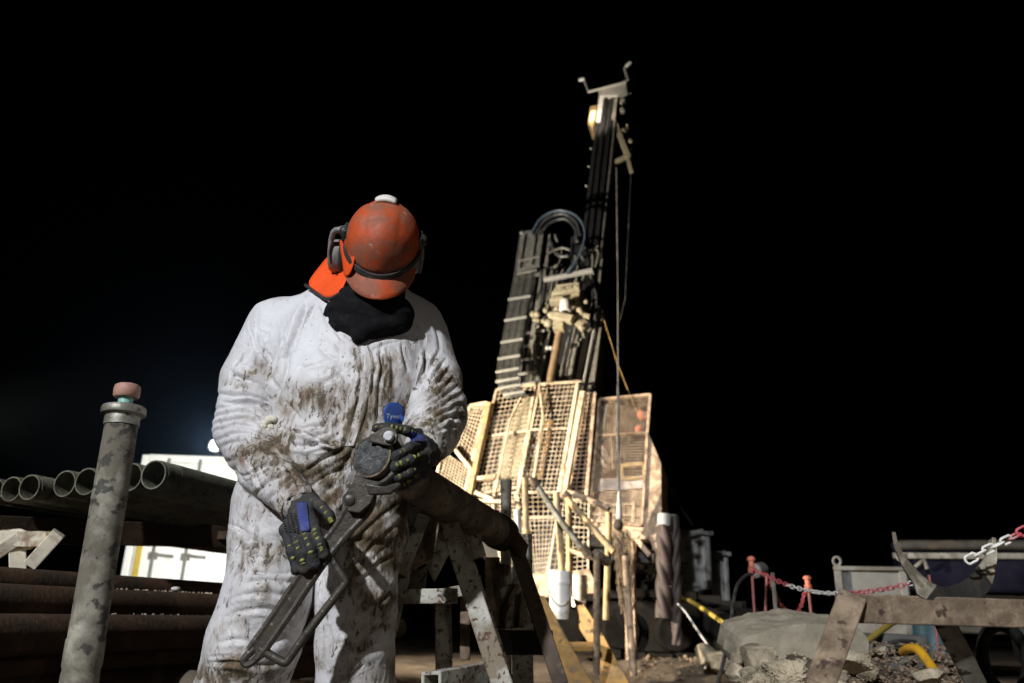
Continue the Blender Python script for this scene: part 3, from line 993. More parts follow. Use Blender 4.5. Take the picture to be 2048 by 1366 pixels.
# --- gloves: palm and five curled fingers each
gm = mat('dark_glove_knit', (.022, .022, .024), .75, 0, .4, 40, .4, 160, (.075, .062, .045), .4, 24)
gblue = mat('blue_glove_panel', (.018, .035, .17), .6, 0, .25, 30, .2, 120, (.05, .045, .05), .35, 25)
lime = mat('lime_rubber_guard', (.30, .31, .06), .6, 0, .35, 40, .1, 80, (.05, .045, .025), .54, 40)
knk = mat('ribbed_knuckle_rubber', (.055, .055, .055), .32, .1, .3, 40, .2, 90, (.2, .2, .19), .3, 60)


def glove(name, wrist, knuckles, fingers, thumb, extra, label):
    allp = [P(*p[:3]) for f in fingers + [thumb] + [wrist] for p in f]
    lo = [min(p[i] for p in allp) - .05 for i in range(3)]; hi = [max(p[i] for p in allp) + .05 for i in range(3)]
    F = Field(lo, hi, .0026)
    for a, b_ in zip(wrist, wrist[1:]):
        F.add(F.cone(P(*a[:3]), a[3], P(*b_[:3]), b_[3]), .012)
    w = wrist[-1]
    for kn, fg in zip(knuckles, fingers):
        F.add(F.cone(P(*w[:3]), w[3] * .72, P(*kn[:3]), .0165), .016)
    for fg in fingers + [thumb]:
        G = Field.__new__(Field); G.__dict__.update(F.__dict__); G.F = np.full(F.n, 1.0, np.float32)
        rs_ = [.0138, .0124, .0116, .0104][:len(fg)]
        for i in range(len(fg) - 1):
            G.add(G.cone(P(*fg[i][:3]), rs_[i], P(*fg[i + 1][:3]), rs_[i + 1]), .004)
        F.add(G.F, .0022)
    F.add(F.cone(P(*w[:3]), w[3] * .7, P(*thumb[0][:3]), .017), .015)
    V, Q = F.mesh(1)
    N = normals(V, Q)
    V = V + N * (.0009 * (1 - 2 * np.abs(vnoise(V, 60, 7))) + .0005 * vnoise(V, 160, 8))[:, None]
    g = mesh_from(V, Q, 'glove', gm, PW)
    tag(g, label)
    tocam = lambda p: (CAM - p).normalized()
    for fg in fingers + [thumb]:                          # rows of rubber studs along each finger's back
        b = MB()
        for i in range(len(fg) - 2 + (fg is thumb)):
            pa, pb = P(*fg[i][:3]), P(*fg[i + 1][:3])
            d = (pb - pa).normalized()
            nrm = tocam(pa) - d * tocam(pa).dot(d); nrm.normalize()
            nrm = (nrm + extra * .35); nrm = (nrm - d * nrm.dot(d)).normalized()
            for j in range(4):
                if random.random() < .28: continue
                t = (j + .6 + random.uniform(-.2, .2)) / 4
                c = pa.lerp(pb, t) + nrm * (.0122 - .0010 * i)
                b.ball(c, random.uniform(.003, .0048), random.uniform(.004, .0072), .0034, (d, nrm.cross(d), nrm), 10, 6)
        b.build('finger_guard', lime, g, smooth=60)
    return g


g1 = glove('glove', [(579, 968, 2.01, .034), (596, 1000, 1.985, .034), (606, 1028, 1.955, .032)],
           [(627, 1052, 1.91), (608, 1060, 1.905), (588, 1063, 1.91), (572, 1060, 1.925)],
           [[(627, 1052, 1.91), (640, 1085, 1.88), (648, 1108, 1.885), (642, 1118, 1.92)], [(608, 1060, 1.905), (622, 1098, 1.873), (630, 1128, 1.882), (622, 1136, 1.92)],
            [(588, 1063, 1.91), (602, 1106, 1.878), (611, 1137, 1.886), (604, 1143, 1.922)], [(572, 1060, 1.925), (584, 1104, 1.893), (594, 1137, 1.898), (590, 1141, 1.93)]],
           [(622, 1000, 1.955), (642, 1012, 1.92), (658, 1030, 1.90), (664, 1042, 1.905)], Vector((-.6, 0, .1)), 'blue and black work glove gripping the wrench handle')
g2 = glove('glove', [(862, 888, 1.995, .036), (854, 898, 1.955, .036), (848, 904, 1.93, .034)],
           [(846, 884, 1.90), (851, 904, 1.905), (849, 926, 1.912), (843, 946, 1.925)],
           [[(846, 884, 1.90), (818, 896, 1.848), (792, 912, 1.838), (778, 922, 1.858)], [(851, 904, 1.905), (820, 920, 1.85), (790, 933, 1.842), (776, 941, 1.866)],
            [(849, 926, 1.912), (820, 944, 1.862), (797, 955, 1.858), (783, 959, 1.882)], [(843, 946, 1.925), (821, 961, 1.885), (804, 970, 1.88), (795, 974, 1.90)]],
           [(838, 872, 1.935), (812, 861, 1.885), (778, 854, 1.865), (752, 856, 1.872)], Vector((.3, 0, .5)), 'muddy black work glove holding the rod end')


def panel_on(g, pts, m, name, lift=.003, ribs=0):
    """a panel laid on a glove's back; pts is a grid of photo points"""
    dg = bpy.context.evaluated_depsgraph_get()
    bv = BVHTree.FromObject(g, dg)
    o = Vector(g['_w']); rows = []
    for r in pts:
        row = []
        for x, y in r:
            d = ray(x, y).normalized()
            h = bv.ray_cast(CAM - o, d)
            row.append((h[0] + o - d * lift) if h[0] is not None else P(x, y, 1.95))
        rows.append(row)
    return sheet(rows, name, m, g, .004, 1)


def gridpts(a, b_, c, d, n=6, m_=6):
    f = lambda p, q, t: (p[0] + (q[0] - p[0]) * t, p[1] + (q[1] - p[1]) * t)
    return [[f(f(a, d, i / n), f(b_, c, i / n), j / m_) for j in range(m_ + 1)] for i in range(n + 1)]


panel_on(g1, gridpts((592, 1006), (613, 1004), (620, 1062), (602, 1064)), gblue, 'back_panel')
panel_on(g2, gridpts((824, 862), (846, 872), (850, 884), (822, 882)), gblue, 'back_panel')
b = MB()
dgx = bpy.context.evaluated_depsgraph_get(); bvx = BVHTree.FromObject(g1, dgx); ox = Vector(g1['_w'])
for i in range(9):
    for j in range(4):
        x, y = 566 + j * 8 + i * .8, 1024 + i * 4.6 + j * 1.2
        d = ray(x, y).normalized(); h = bvx.ray_cast(CAM - ox, d)
        if h[0] is not None: b.ball(h[0] + ox - d * .001, .0045, .004, .0026, nu=8, nv=5)
b.build('knuckle_guard', knk, g1)

# --- boots
for ft, lab in ((FOOT_R, ''), (FOOT_L, '')):
    F = Field((ft.x - .09, ft.y - .25, -.005), (ft.x + .09, ft.y + .14, .33), .005)
    F.add(F.cone(ft + Vector((0, .04, .17)), .062, ft + Vector((0, .045, -.03)), .05), 0)
    F.add(F.cone(ft + Vector((0, .05, -.05)), .048, ft + Vector((0, -.15, -.055)), .045), .03)
    F.cut(-(F.Z - .002))
    v_, q_ = F.mesh(2)
    mesh_from(v_, q_, 'boot', mat('muddy_rubber_boot', (.05, .045, .035), .6, 0, .3, 15, .2, 60, MUD, .55, 9), PW)
# ------------------------------------------------------------------ the wrench and the rod it grips
wr = thing('rod_wrench', 'long steel wrench with a bent guard bar in the worker\'s gloved hands', 'wrench', P(655, 1090, 1.9))
HY0, HY1 = 1.905, 1.915
hp = lambda x, y: P(x, y, 1.885 + .05 * (1310 - y) / 330 * 0 + (1.0 - (1310 - y) / 330) * .05)
b = MB()
toc = Vector((0, -.012, -.001))
# flat web and two raised edges of the handle
Lft = [hp(712, 985), hp(700, 1006), hp(672, 1055), hp(640, 1094), hp(600, 1152), hp(545, 1235), hp(500, 1298)]
Rgt = [hp(748, 985), hp(740, 1020), hp(698, 1066), hp(660, 1112), hp(622, 1166), hp(566, 1250), hp(522, 1312)]
b.plate(Lft + Rgt[::-1], toc)
wb = b.build('handle', M['wrench'], wr, bevel=.002)
b = MB()
for e in (Lft, Rgt):
    b.tube([q + toc * .5 for q in smooth3(e, 4)], .0085, 8)
b.build('handle_edge', M['wrench'], wb)
b = MB()                                                # eye at the end of the handle
ey = [hp(512, 1296), hp(498, 1308), hp(489, 1320), hp(494, 1328), hp(506, 1324), hp(520, 1311), hp(527, 1300)]
b.tube([q + toc * .5 for q in smooth3(ey, 4)], .009, 8)
b.build('end_eye', M['wrench'], wb)
b = MB()                                                # bent guard bar
gd = [hp(652, 1100), hp(668, 1125), hp(689, 1158), hp(690, 1168), hp(672, 1192), hp(635, 1240), hp(600, 1287), hp(577, 1320), hp(568, 1324), hp(545, 1312), hp(520, 1296)]
b.tube([q + Vector((0, -.004, 0)) for q in smooth3(gd, 4)], .0098, 10)
b.build('guard_bar', M['wrench'], wr)
b = MB()                                                # upper jaw plate with a rivet
jw = [P(690, 992, 1.875), P(722, 940, 1.865), P(745, 958, 1.865), P(762, 962, 1.866), P(744, 1006, 1.87), P(722, 1026, 1.876), P(697, 1022, 1.877)]
b.plate(jw, Vector((0, -.016, -.003)))
jaw = b.build('jaw_plate', M['wrench'], wr, bevel=.003)
b = MB(); c = P(699, 1000, 1.856)
b.lathe(c, (0, -1, -.2), [(0, .006), (.008, .006), (.012, .003), (.0125, 0), (.017, 0), (.018, -.004)], 20); b.build('rivet', M['wrench'], jaw)
rodA, rodB = P(742, 912, 1.845), P(1002, 1066, 2.62)
ax = (rodB - rodA).normalized()
e1 = (Vector((0, 0, 1)) - ax * ax.z).normalized(); e2 = ax.cross(e1)


def ringpt(deg, r, along):
    """deg measured clockwise as seen in the photo from the top of the rod"""
    a = R(deg)
    s = e2 if e2.x > 0 else -e2
    return rodA + ax * along + e1 * (r * math.cos(a)) + s * (r * math.sin(a))


RR = .0505
b = MB()
b.tube([ringpt(d, RR + .008, .028) for d in range(-25, 235, 8)], .0085, 8)      # hook round the rod
b.build('hook', M['wrench'], wr)
b = MB()
bc = P(778, 873, 1.815)
t0, t1 = P(742, 872, 1.83), P(778, 873, 1.822)
b.plate([P(738, 884, 1.835), P(742, 870, 1.833), P(766, 856, 1.826), P(778, 853, 1.824), P(792, 858, 1.824), P(798, 872, 1.825), P(794, 886, 1.827), P(780, 893, 1.829), P(765, 890, 1.83)], Vector((0, -.012, -.002)))
lk = b.build('link_plate', M['wrench'], wr, bevel=.003)
b = MB(); b.lathe(bc + Vector((0, -.002, 0)), (0, -1, -.25), [(0, .010), (.008, .010), (.012, .006), (.013, 0), (.013, -.008)], 20)
b.build('bolt', M['bolt'], lk)
b = MB()
b.plate([P(732, 968, 1.868), P(770, 975, 1.866), P(800, 966, 1.87), P(806, 972, 1.872), P(782, 990, 1.868), P(740, 992, 1.87)], Vector((0, -.02, 0)))
b.build('lower_jaw', M['wrench'], wr, bevel=.004)

rd = thing('drill_rod', 'muddy dark drill rod lying across the white trestle, gripped at its near end', 'drill rod', rodB)
b = MB(); b.lathe(rodA, ax, [(.0001, .03), (RR - .006, .03), (RR - .004, .0), (RR, .0015), (RR, .10), (RR * .94, .102), (RR * .94, .22), (RR, .222), (RR, (rodB - rodA).length), (.0001, (rodB - rodA).length)], 40)
b.build('tube', mat('dark_muddy_rod', (.10, .075, .05), .75, .05, .4, 16, .8, 45, (.26, .205, .145), .47, 14, (.05, .035, .025), .3, 40), rd, smooth=50)
b = MB(); vs, fs = [], []
for i in range(13):
    for k in range(40):
        r = (RR + .0005) * i / 12; a = 2 * math.pi * k / 40
        p = rodA + e1 * r * math.cos(a) + e2 * r * math.sin(a)
        vs.append(p + ax * (.006 - .012 * max(0, mnoise.noise(p * 70)) - .006 * mnoise.noise(p * 160) + .016 * (i / 12) ** 8 - .012))
for i in range(12):
    for k in range(40): fs.append([i * 40 + k, i * 40 + (k + 1) % 40, (i + 1) * 40 + (k + 1) % 40, (i + 1) * 40 + k])
b.add(vs, fs); b.build('mud_plug', M['mudface'], rd, smooth=80)
b = MB(); d2 = (rodB - rodA).length
b.lathe(rodA + ax * d2, ax, [(.0, -.05), (RR * 1.08, -.05), (RR * 1.12, -.03), (RR * 1.08, .02), (RR * .7, .025), (RR * .65, .09), (0, .1)], 24)
b.build('end_coupling', M['rustpipe'], rd, smooth=45)

# ------------------------------------------------------------------ white trestle under the rod
tr = thing('pipe_trestle', 'chipped white steel trestle carrying the rod beside the worker', 'trestle', P(905, 1330, 2.35))
mW = M['white']


def pb(mb, a, b_, w, h=None, Y=None):
    """flat-faced bar between photo points (px,py,Y); w, h in px"""
    pa, pbb = P(*a), P(*b_)
    mid = (pa + pbb) / 2
    d = (pbb - pa).normalized()
    side = d.cross((CAM - mid).normalized())
    mb.bar(pa, pbb, W(w, mid), W(h if h else w, mid), side)
    return mb


def part(name, m, root, a, b_, w, h=None, bevel=.003):
    o = MB(); pb(o, a, b_, w, h); return o.build(name, m, root, bevel=bevel)


FLO = lambda x, y, Y, x2, y2, Y2: None
b = MB(); pb(b, (884, 1002, 2.31), (1008, 1380, 2.20), 40); pb(b, (1008, 1380, 2.20), (1068, 1560, 2.14), 40); b.build('leg', mW, tr, bevel=.004)
b = MB(); pb(b, (908, 1052, 2.44), (1005, 1345, 2.44), 34); pb(b, (1005, 1345, 2.44), (1058, 1505, 2.44), 34); b.build('leg', mW, tr, bevel=.004)
b = MB(); pb(b, (836, 1012, 2.36), (776, 1260, 2.36), 36); pb(b, (776, 1260, 2.36), (720, 1500, 2.36), 36); b.build('leg', mW, tr, bevel=.004)
b = MB(); pb(b, (886, 1200, 2.52), (888, 1320, 2.52), 34); pb(b, (888, 1320, 2.52), (888, 1490, 2.52), 34); b.build('leg', mW, tr, bevel=.004)
part('cross_bar', mW, tr, (788, 1193, 2.33), (912, 1192, 2.29), 29)
part('cross_bar', mW, tr, (835, 1196, 2.42), (960, 1175, 2.42), 22)
b = MB(); b.plate([P(842, 1020, 2.325), P(884, 1010, 2.318), P(872, 1090, 2.31), P(866, 1118, 2.31), P(822, 1142, 2.315), P(796, 1150, 2.32), P(818, 1085, 2.322)], Vector((0, .012, 0)))
b.build('gusset_plate', M['brown'], tr, bevel=.002)
b = MB(); b.plate([P(812, 1160, 2.36), P(855, 1128, 2.36), P(850, 1176, 2.36), P(820, 1178, 2.36)], Vector((0, .012, 0)))
b.build('gusset_plate', mW, tr, bevel=.002)
b = MB(); b.plate([P(846, 1022, 2.40), P(905, 1040, 2.40), P(902, 1100, 2.40), P(868, 1165, 2.40), P(842, 1110, 2.40)], Vector((0, .012, 0)))
b.build('gusset_plate', mW, tr, bevel=.002)
# socket tube low on the trestle, its open end to the front left
b = MB()
q = [P(842, 1344, 2.16), P(882, 1342, 2.16), P(882, 1420, 2.16), P(842, 1420, 2.16)]
dv = P(1000, 1322, 2.42) - P(882, 1342, 2.16)
qi = [P(848, 1351, 2.16), P(876, 1350, 2.16), P(876, 1412, 2.16), P(848, 1412, 2.16)]
n = 4
vs = q + qi + [p + dv for p in q] + [p + dv * .8 for p in qi]
fs = [[i, (i + 1) % 4, 4 + (i + 1) % 4, 4 + i] for i in range(4)] + [[i, (i + 1) % 4, 8 + (i + 1) % 4, 8 + i] for i in range(4)] + [[4 + i, 4 + (i + 1) % 4, 12 + (i + 1) % 4, 12 + i] for i in range(4)] + [[8, 9, 10, 11], [12, 13, 14, 15]]
b.add(vs, fs); b.build('socket_tube', mW, tr, bevel=.002)
part('brace', mW, tr, (800, 1075, 2.38), (838, 1160, 2.36), 16)
part('brace', mW, tr, (848, 1030, 2.33), (802, 1150, 2.33), 26)
part('brace', M['brown'], tr, (930, 1110, 2.48), (930, 1320, 2.48), 20)
part('brace', mW, tr, (955, 1150, 2.5), (958, 1235, 2.5), 14)
# saddle for the rod
b = MB(); b.plate([P(880, 985, 2.33), P(950, 1052, 2.40), P(940, 1085, 2.40), P(905, 1075, 2.37), P(872, 1030, 2.33)], Vector((0, .03, 0)))
b.build('saddle', M['brown'], tr, bevel=.003)
b = MB(); pb(b, (938, 1040, 2.44), (960, 1115, 2.44), 26); b.build('hanger_plate', mW, tr, bevel=.003)

# second trestle, just behind
t2 = thing('pipe_trestle', 'dark muddy trestle with a pale flat post behind the white trestle', 'trestle', P(1040, 1330, 2.75))
part('post', M['white'], t2, (1044, 1068, 3.6), (1046, 1420, 3.6), 42, 20)
b = MB(); pb(b, (1030, 1090, 2.62), (1122, 1370, 2.55), 30); pb(b, (1122, 1370, 2.55), (1180, 1540, 2.5), 30); b.build('leg', mat('dark_brown_steel', (.095, .065, .042), .7, 0, .35, 9, .3, 60, (.055, .04, .03), .45, 9, (.15, .11, .07), .25, 40), t2, bevel=.003)
b = MB(); pb(b, (985, 1115, 2.68), (985, 1330, 2.68), 30); pb(b, (985, 1330, 2.68), (985, 1480, 2.68), 30); b.build('leg', M['brown'], t2, bevel=.003)
b = MB(); b.plate([P(998, 1178, 2.72), P(1038, 1160, 2.72), P(1062, 1240, 2.72), P(1050, 1256, 2.72), P(1000, 1258, 2.72)], Vector((0, .015, 0)))
b.build('side_plate', mW, t2, bevel=.002)
part('side_rib', M['brown'], t2, (1000, 1240, 2.705), (1036, 1168, 2.705), 12, 6)
part('side_rib', M['brown'], t2, (1046, 1185, 2.705), (1042, 1254, 2.705), 10, 6)
part('cross_bar', M['dark'], t2, (960, 1285, 2.66), (1105, 1285, 2.66), 46)
part('cross_bar', M['brown'], t2, (970, 1135, 2.72), (1020, 1140, 2.72), 22)
b = MB(); cpt = P(1035, 1090, 2.6)
b.tube([P(985, 1030, 2.64), P(1012, 1062, 2.62), P(1042, 1098, 2.6), P(1040, 1114, 2.6)], [W(15, cpt), W(20, cpt), W(17, cpt), W(12, cpt)], 12)
b.build('roller', M['rustpipe'], t2)

# galvanised tube standing behind the trestle
b = MB(); q0, q1 = P(1012, 960, 3.3), P(1012, 1420, 3.3); r = W(11.5, q0)
b.lathe(q0, q1 - q0, [(r * .8, .08), (r * .8, 0), (r, 0), (r * 1.0, .05), (r * .92, .055), (r * .92, (q1 - q0).length)], 20)
tag(b.build('steel_tube', M['steel'], smooth=50), 'short galvanised tube standing upright behind the white trestle', 'pipe')

# ------------------------------------------------------------------ the upright rod at the left
ptop, pbot = P(247, 835, 2.02), PZ(120, 1400, .27)
pb_ = P(158, 1366, 2.0)
d = (P(243, 850, 2.02) - pb_).normalized()
pole_b = pb_ - d * ((pb_.z - .0) / d.z)
po = thing('standing_rod', 'upright galvanised drill rod topped by a flange and a coral plastic cap', 'drill rod', pole_b)
Lp = (P(247, 848, 2.02) - pole_b).length
pr = W(33, P(215, 1050, 2.02))
zb = (P(170, 1330, 2.01) - pole_b).length; zt = (P(182, 1280, 2.01) - pole_b).length; zm = (P(228, 985, 2.02) - pole_b).length
b = MB(); b.lathe(pole_b, d, [(pr * 1.02, 0), (pr * 1.02, zb - .02), (pr * .98, zb - .01), (pr * 1.06, zb), (pr * 1.06, zt), (pr, zt + .006), (pr, zm - .02), (pr * 1.03, zm - .015), (pr * 1.03, zm), (pr, zm + .006), (pr * .97, Lp)], 36)
b.build('tube', mat('stained_zinc', (.27, .25, .195), .7, .0, .4, 18, .2, 90, (.12, .105, .075), .6, 8, (.05, .045, .036), .38, 26), po, smooth=50)
b = MB(); o = pole_b + d * Lp
fu = W(1, P(247, 830, 2.02))
b.lathe(o, d, [(fu * 30, -.005), (fu * 33, -.005), (fu * 33, .018 * 1), (fu * 35, .02), (fu * 41, .024), (fu * 42, .028), (fu * 42, .040), (fu * 40, .044), (fu * 20, .046)], 36)
b.build('flange', M['steel'], po, smooth=40)
b = MB(); b.lathe(o, d, [(fu * 14, .03), (fu * 14, .078), (fu * 10, .08)], 24); neck = b.build('cap_neck', M['mint'], po, smooth=40)
b = MB(); b.lathe(o, d, [(fu * 8, .070), (fu * 22, .070), (fu * 25, .075), (fu * 25.5, .092), (fu * 24, .101), (fu * 19, .105), (.0001, .106)], 32)
b.build('cap', M['coral'], po, smooth=45)

# ------------------------------------------------------------------ pipe rack: casings above, thicker stack below
az = R(16)
adir = Vector((math.sin(az), math.cos(az), 0.0))


def casing_proto(name, r, L, m):
    root = thing(name, None, 'pipe')
    b = MB(); b.lathe((0, 0, 0), (0, 1, 0), [(r * .88, L), (r, L), (r, .085), (r * .965, .083), (r * .955, .0), (r * .87, .0), (r * .85, .1), (r * .85, L)], 36)
    b.build('tube', m, root, smooth=40)
    b = MB(); prof = []
    for i in range(8): prof += [(r * .962, .012 + i * .009), (r * .99, .015 + i * .009), (r * .962, .020 + i * .009)]
    b.lathe((0, 0, 0), (0, 1, 0), prof, 36); b.build('thread', m, root, smooth=30)
    return root


UPZ = None
rA = P(308, 949, 2.72)
Rc = W(30.5, rA)
row_end = PZ(22, 978, rA.z)
rowd = (row_end - rA); rowd.z = 0
rowlen = rowd.length; rowd.normalize()
proto = casing_proto('casing_pipe', Rc, 1.75, M['casing'])
spots = []
for px, py in [(306, 949), (236, 950), (183, 953), (148, 959), (101, 963), (56, 974), (22, 978)]:
    spots.append(PZ(px, rA.z and py, rA.z))
# keep them in one row on the deck
pos = [rA + rowd * ((s - rA).dot(rowd)) for s in spots]
pos += [pos[-1] + rowd * (.12 * i + .02) for i in range(1, 4)]
labs = ['nearest casing pipe with a bright thread on top of the rack by the worker',
        'casing pipe second from the worker on the rack, half hidden by the upright rod',
        'casing pipe on the rack whose mouth shows just left of the upright rod',
        'casing pipe second left of the upright rod, tight against its neighbour',
        'casing pipe third left of the upright rod, its round mouth standing clear',
        'casing pipe fourth left of the upright rod along the rack',
        'casing pipe fifth left of the upright rod along the rack',
        'casing pipe at the cut-off far end of the rack, its mouth barely in the picture',
        None, None]
for i, p in enumerate(pos[:8]):
    o = proto if i == 0 else copy_tree(proto)
    o.location = p; o.rotation_euler = (0, random.uniform(-3, 3), -az)
    tag(o, labs[i], 'casing pipe', 'casings lying on the rack')
# lower stack: rusty casings one over another
LR = .058
proto2 = casing_proto('rusty_casing', LR, 3.9, M['rustpipe'])
labs2 = ['topmost rusty casing of the dark stack under the rack', 'second rusty casing from the top of the dark stack, a pale stone on it',
         'third rusty casing from the top of the dark stack, reddest of them', 'fourth rusty casing from the top of the dark stack, grit along its back',
         'lowest rusty casing of the dark stack, cut by the picture edge']
lows = [(-60, 1168), (112, 1211), (122, 1268), (60, 1326), (40, 1388)]
for i, (px, py) in enumerate(lows):
    Y = [2.62, 2.66, 2.62, 2.66, 2.62][i]
    p = P(px, py, Y)
    o = proto2 if i == 0 else copy_tree(proto2)
    o.location = p - adir * 1.3; o.rotation_euler = (0, random.uniform(-3, 3), -az)
    tag(o, labs2[i], 'casing pipe', 'rusty casings stacked under the rack')
# grit and a pale stone resting on the stack
b = MB()
for i, k in ((1, 70), (2, 90), (3, 60)):
    p0 = P(lows[i][0], lows[i][1], [2.62, 2.66, 2.62, 2.66, 2.62][i])
    for _ in range(k):
        t = random.uniform(.15, 1.4)
        c = p0 + adir * t + Vector((random.gauss(-.004, .008), 0, LR + .001))
        b.ball(c, random.uniform(.002, .006), random.uniform(.002, .005), random.uniform(.002, .005), nu=6, nv=4)
tag(b.build('grit', M['rock'], smooth=0), kind='stuff')
b = MB(); b.ball(P(352, 1178, 2.78), .016, .02, .008, nu=12, nv=7)
tag(b.build('pebble', mat('pale_stone', (.6, .58, .53), .9, 0, .2, 20, .4), smooth=60), 'pale pebble resting on the second rusty casing of the stack', 'pebble')

rk = thing('pipe_rack', 'white steel rack with a rusty side beam under the casing pipes', 'rack', Vector((rA.x - .3, rA.y + .6, 0)))
zdk = rA.z - Rc
# side beams running along the pipes, and bearers across under them
b = MB(); pb(b, (-60, 1057, 3.3), (520, 1076, 4.6), 46, 60)
b.build('side_beam', M['rustpipe'], rk, bevel=.004)
b = MB(); nb_ = 30
for i in range(nb_):
    o_ = rA + rowd * (-.06 + i * (rowlen + .75) / nb_) + Vector((0, 0, -Rc - .014 - .004 * (i % 3)))
    b.bar(o_ + adir * (1.45 + .012 * (i % 2)), o_ + adir * 2.6, (rowlen + .75) / nb_ * .93, .022, rowd)
b.build('deck', mat('brown_deck_boards', (.20, .13, .075), .8, 0, .45, 3, .3, 40, (.08, .05, .03), .5, 4), rk, bevel=.002)
b = MB(); b.bar(rA + adir * 1.2 + rowd * -.08 + Vector((0, 0, -Rc - .022)), rA + adir * 1.2 + rowd * (rowlen + .7) + Vector((0, 0, -Rc - .022)), .05, .04, adir)
b.build('cross_rail', M['rustpipe'], rk, bevel=.002)
# end frame with braces
fr = lambda x, y: P(x, y, 3.35)
cw = mat('cream_rack_paint', (.78, .70, .54), .6, 0, .15, 9, .2, 60, (.3, .2, .12), .45, 10)
part('end_rail', cw, rk, (-60, 1078, 3.34), (98, 1078, 3.34), 30)
part('end_post', cw, rk, (34, 1080, 3.36), (42, 1330, 3.36), 30)
part('brace', cw, rk, (118, 1066, 3.33), (60, 1130, 3.33), 26)
part('brace', cw, rk, (-40, 1130, 3.33), (40, 1075, 3.33), 24)
b = MB(); b.plate([fr(2, 1062), fr(44, 1058), fr(96, 1078), fr(60, 1100), fr(10, 1098)], Vector((0, -.02, 0))); b.build('gusset_plate', cw, rk, bevel=.002)

# ------------------------------------------------------------------ near trestle at the right
nt_ = thing('pipe_trestle', 'muddy brown trestle with a curved pipe saddle standing by the rubble', 'trestle', P(1820, 1330, 1.62))
part('top_beam', M['brown'], nt_, (1684, 1216, 1.6), (2260, 1234, 1.66), 54)
b = MB(); pb(b, (1702, 1200, 1.598), (1636, 1380, 1.52), 54); pb(b, (1636, 1380, 1.52), (1560, 1580, 1.44), 54); b.build('leg', M['brown'], nt_, bevel=.003)
b = MB(); pb(b, (1886, 1238, 1.66), (1958, 1380, 1.76), 40); pb(b, (1958, 1380, 1.76), (2050, 1560, 1.86), 40); b.build('leg', M['steel'], nt_, bevel=.003)
b = MB()
cs, U = [], []
nseg = 26
SL, SR = P(1788, 1066, 1.56), P(1986, 1074, 1.66)
SB = P(1872, 1178, 1.60)
sadw = Vector((.035, .075, 0))
outer = smooth3([P(1784, 1064, 1.56), P(1790, 1096, 1.56), P(1806, 1132, 1.57), P(1828, 1166, 1.58), P(1842, 1194, 1.585), P(1900, 1202, 1.60), P(1962, 1194, 1.63), P(1984, 1168, 1.65), P(1994, 1120, 1.66), P(1992, 1076, 1.67)], 4)
inner = smooth3([P(1791, 1064, 1.56), P(1798, 1090, 1.56), P(1818, 1122, 1.57), P(1846, 1152, 1.58), P(1868, 1168, 1.585), P(1892, 1173, 1.60), P(1930, 1160, 1.63), P(1958, 1132, 1.65), P(1978, 1104, 1.66), P(1985, 1074, 1.67)], 4)
n = len(outer)
vs = outer + inner + [p + sadw for p in outer] + [p + sadw for p in inner]
fs = []
for i in range(n - 1):
    fs += [[i, i + 1, n + i + 1, n + i], [2 * n + i, 3 * n + i, 3 * n + i + 1, 2 * n + i + 1], [i, 2 * n + i, 2 * n + i + 1, i + 1], [n + i, n + i + 1, 3 * n + i + 1, 3 * n + i]]
for i in (0, n - 1): fs.append([i, n + i, 3 * n + i, 2 * n + i])
half = n // 2 - 1
pal = mat('muddy_pale_steel', (.52, .48, .36), .6, .1, .25, 14, .25, 60, (.12, .095, .065), .5, 10)
for lo_, hi_, m_ in ((0, half, pal), (half, n - 9, M['dark']), (n - 9, n - 1, pal)):  # right tip given the pale steel so that it looks lit
    k_ = hi_ - lo_ + 1
    o_, i_ = outer[lo_:hi_ + 1], inner[lo_:hi_ + 1]
    vs = o_ + i_ + [p + sadw for p in o_] + [p + sadw for p in i_]; fs = []
    for i in range(k_ - 1):
        fs += [[i, i + 1, k_ + i + 1, k_ + i], [2 * k_ + i, 3 * k_ + i, 3 * k_ + i + 1, 2 * k_ + i + 1], [i, 2 * k_ + i, 2 * k_ + i + 1, i + 1], [k_ + i, k_ + i + 1, 3 * k_ + i + 1, 3 * k_ + i]]
    for i in (0, k_ - 1): fs.append([i, k_ + i, 3 * k_ + i, 2 * k_ + i])
    b = MB(); b.add(vs, fs); b.build('saddle_horn', m_, nt_, smooth=50)
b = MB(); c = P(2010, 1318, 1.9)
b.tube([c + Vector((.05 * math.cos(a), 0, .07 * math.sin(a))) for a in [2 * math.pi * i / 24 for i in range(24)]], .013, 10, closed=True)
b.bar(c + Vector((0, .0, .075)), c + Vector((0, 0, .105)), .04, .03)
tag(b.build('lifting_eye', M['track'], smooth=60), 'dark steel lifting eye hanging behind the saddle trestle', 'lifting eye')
# ------------------------------------------------------------------ drill rig
RA, RL = R(20), R(15)
RT = Vector((math.cos(RA), -math.sin(RA), 0))
RU = Vector((math.sin(RA) * math.sin(RL), math.cos(RA) * math.sin(RL), math.cos(RL)))
RN = RT.cross(RU)
if RN.y > 0: RN = -RN
RP0 = P(1090, 1235, 9.4)


def Q_(px, py, off=0.0):
    """a point on the rig's leaning front plane, off metres in front of it"""
    d = ray(px, py)
    t = ((RP0 + RN * off) - CAM).dot(RN) / d.dot(RN)
    return CAM + d * t


rig = thing('drill_rig', 'tan caged drill rig with a tall dark mast leaning back into the night', 'drill rig', Vector((RP0.x, RP0.y, 0)))


def qbar(mb, a, b_, w, off, h=None, o2=None):
    pa, pbb = Q_(*a, off), Q_(*b_, off if o2 is None else o2)
    d = (pbb - pa).normalized(); mid = (pa + pbb) / 2
    side = RN.cross(d)
    mb.bar(pa, pbb, W(w, mid), W(h or w, mid), side)
    return mb


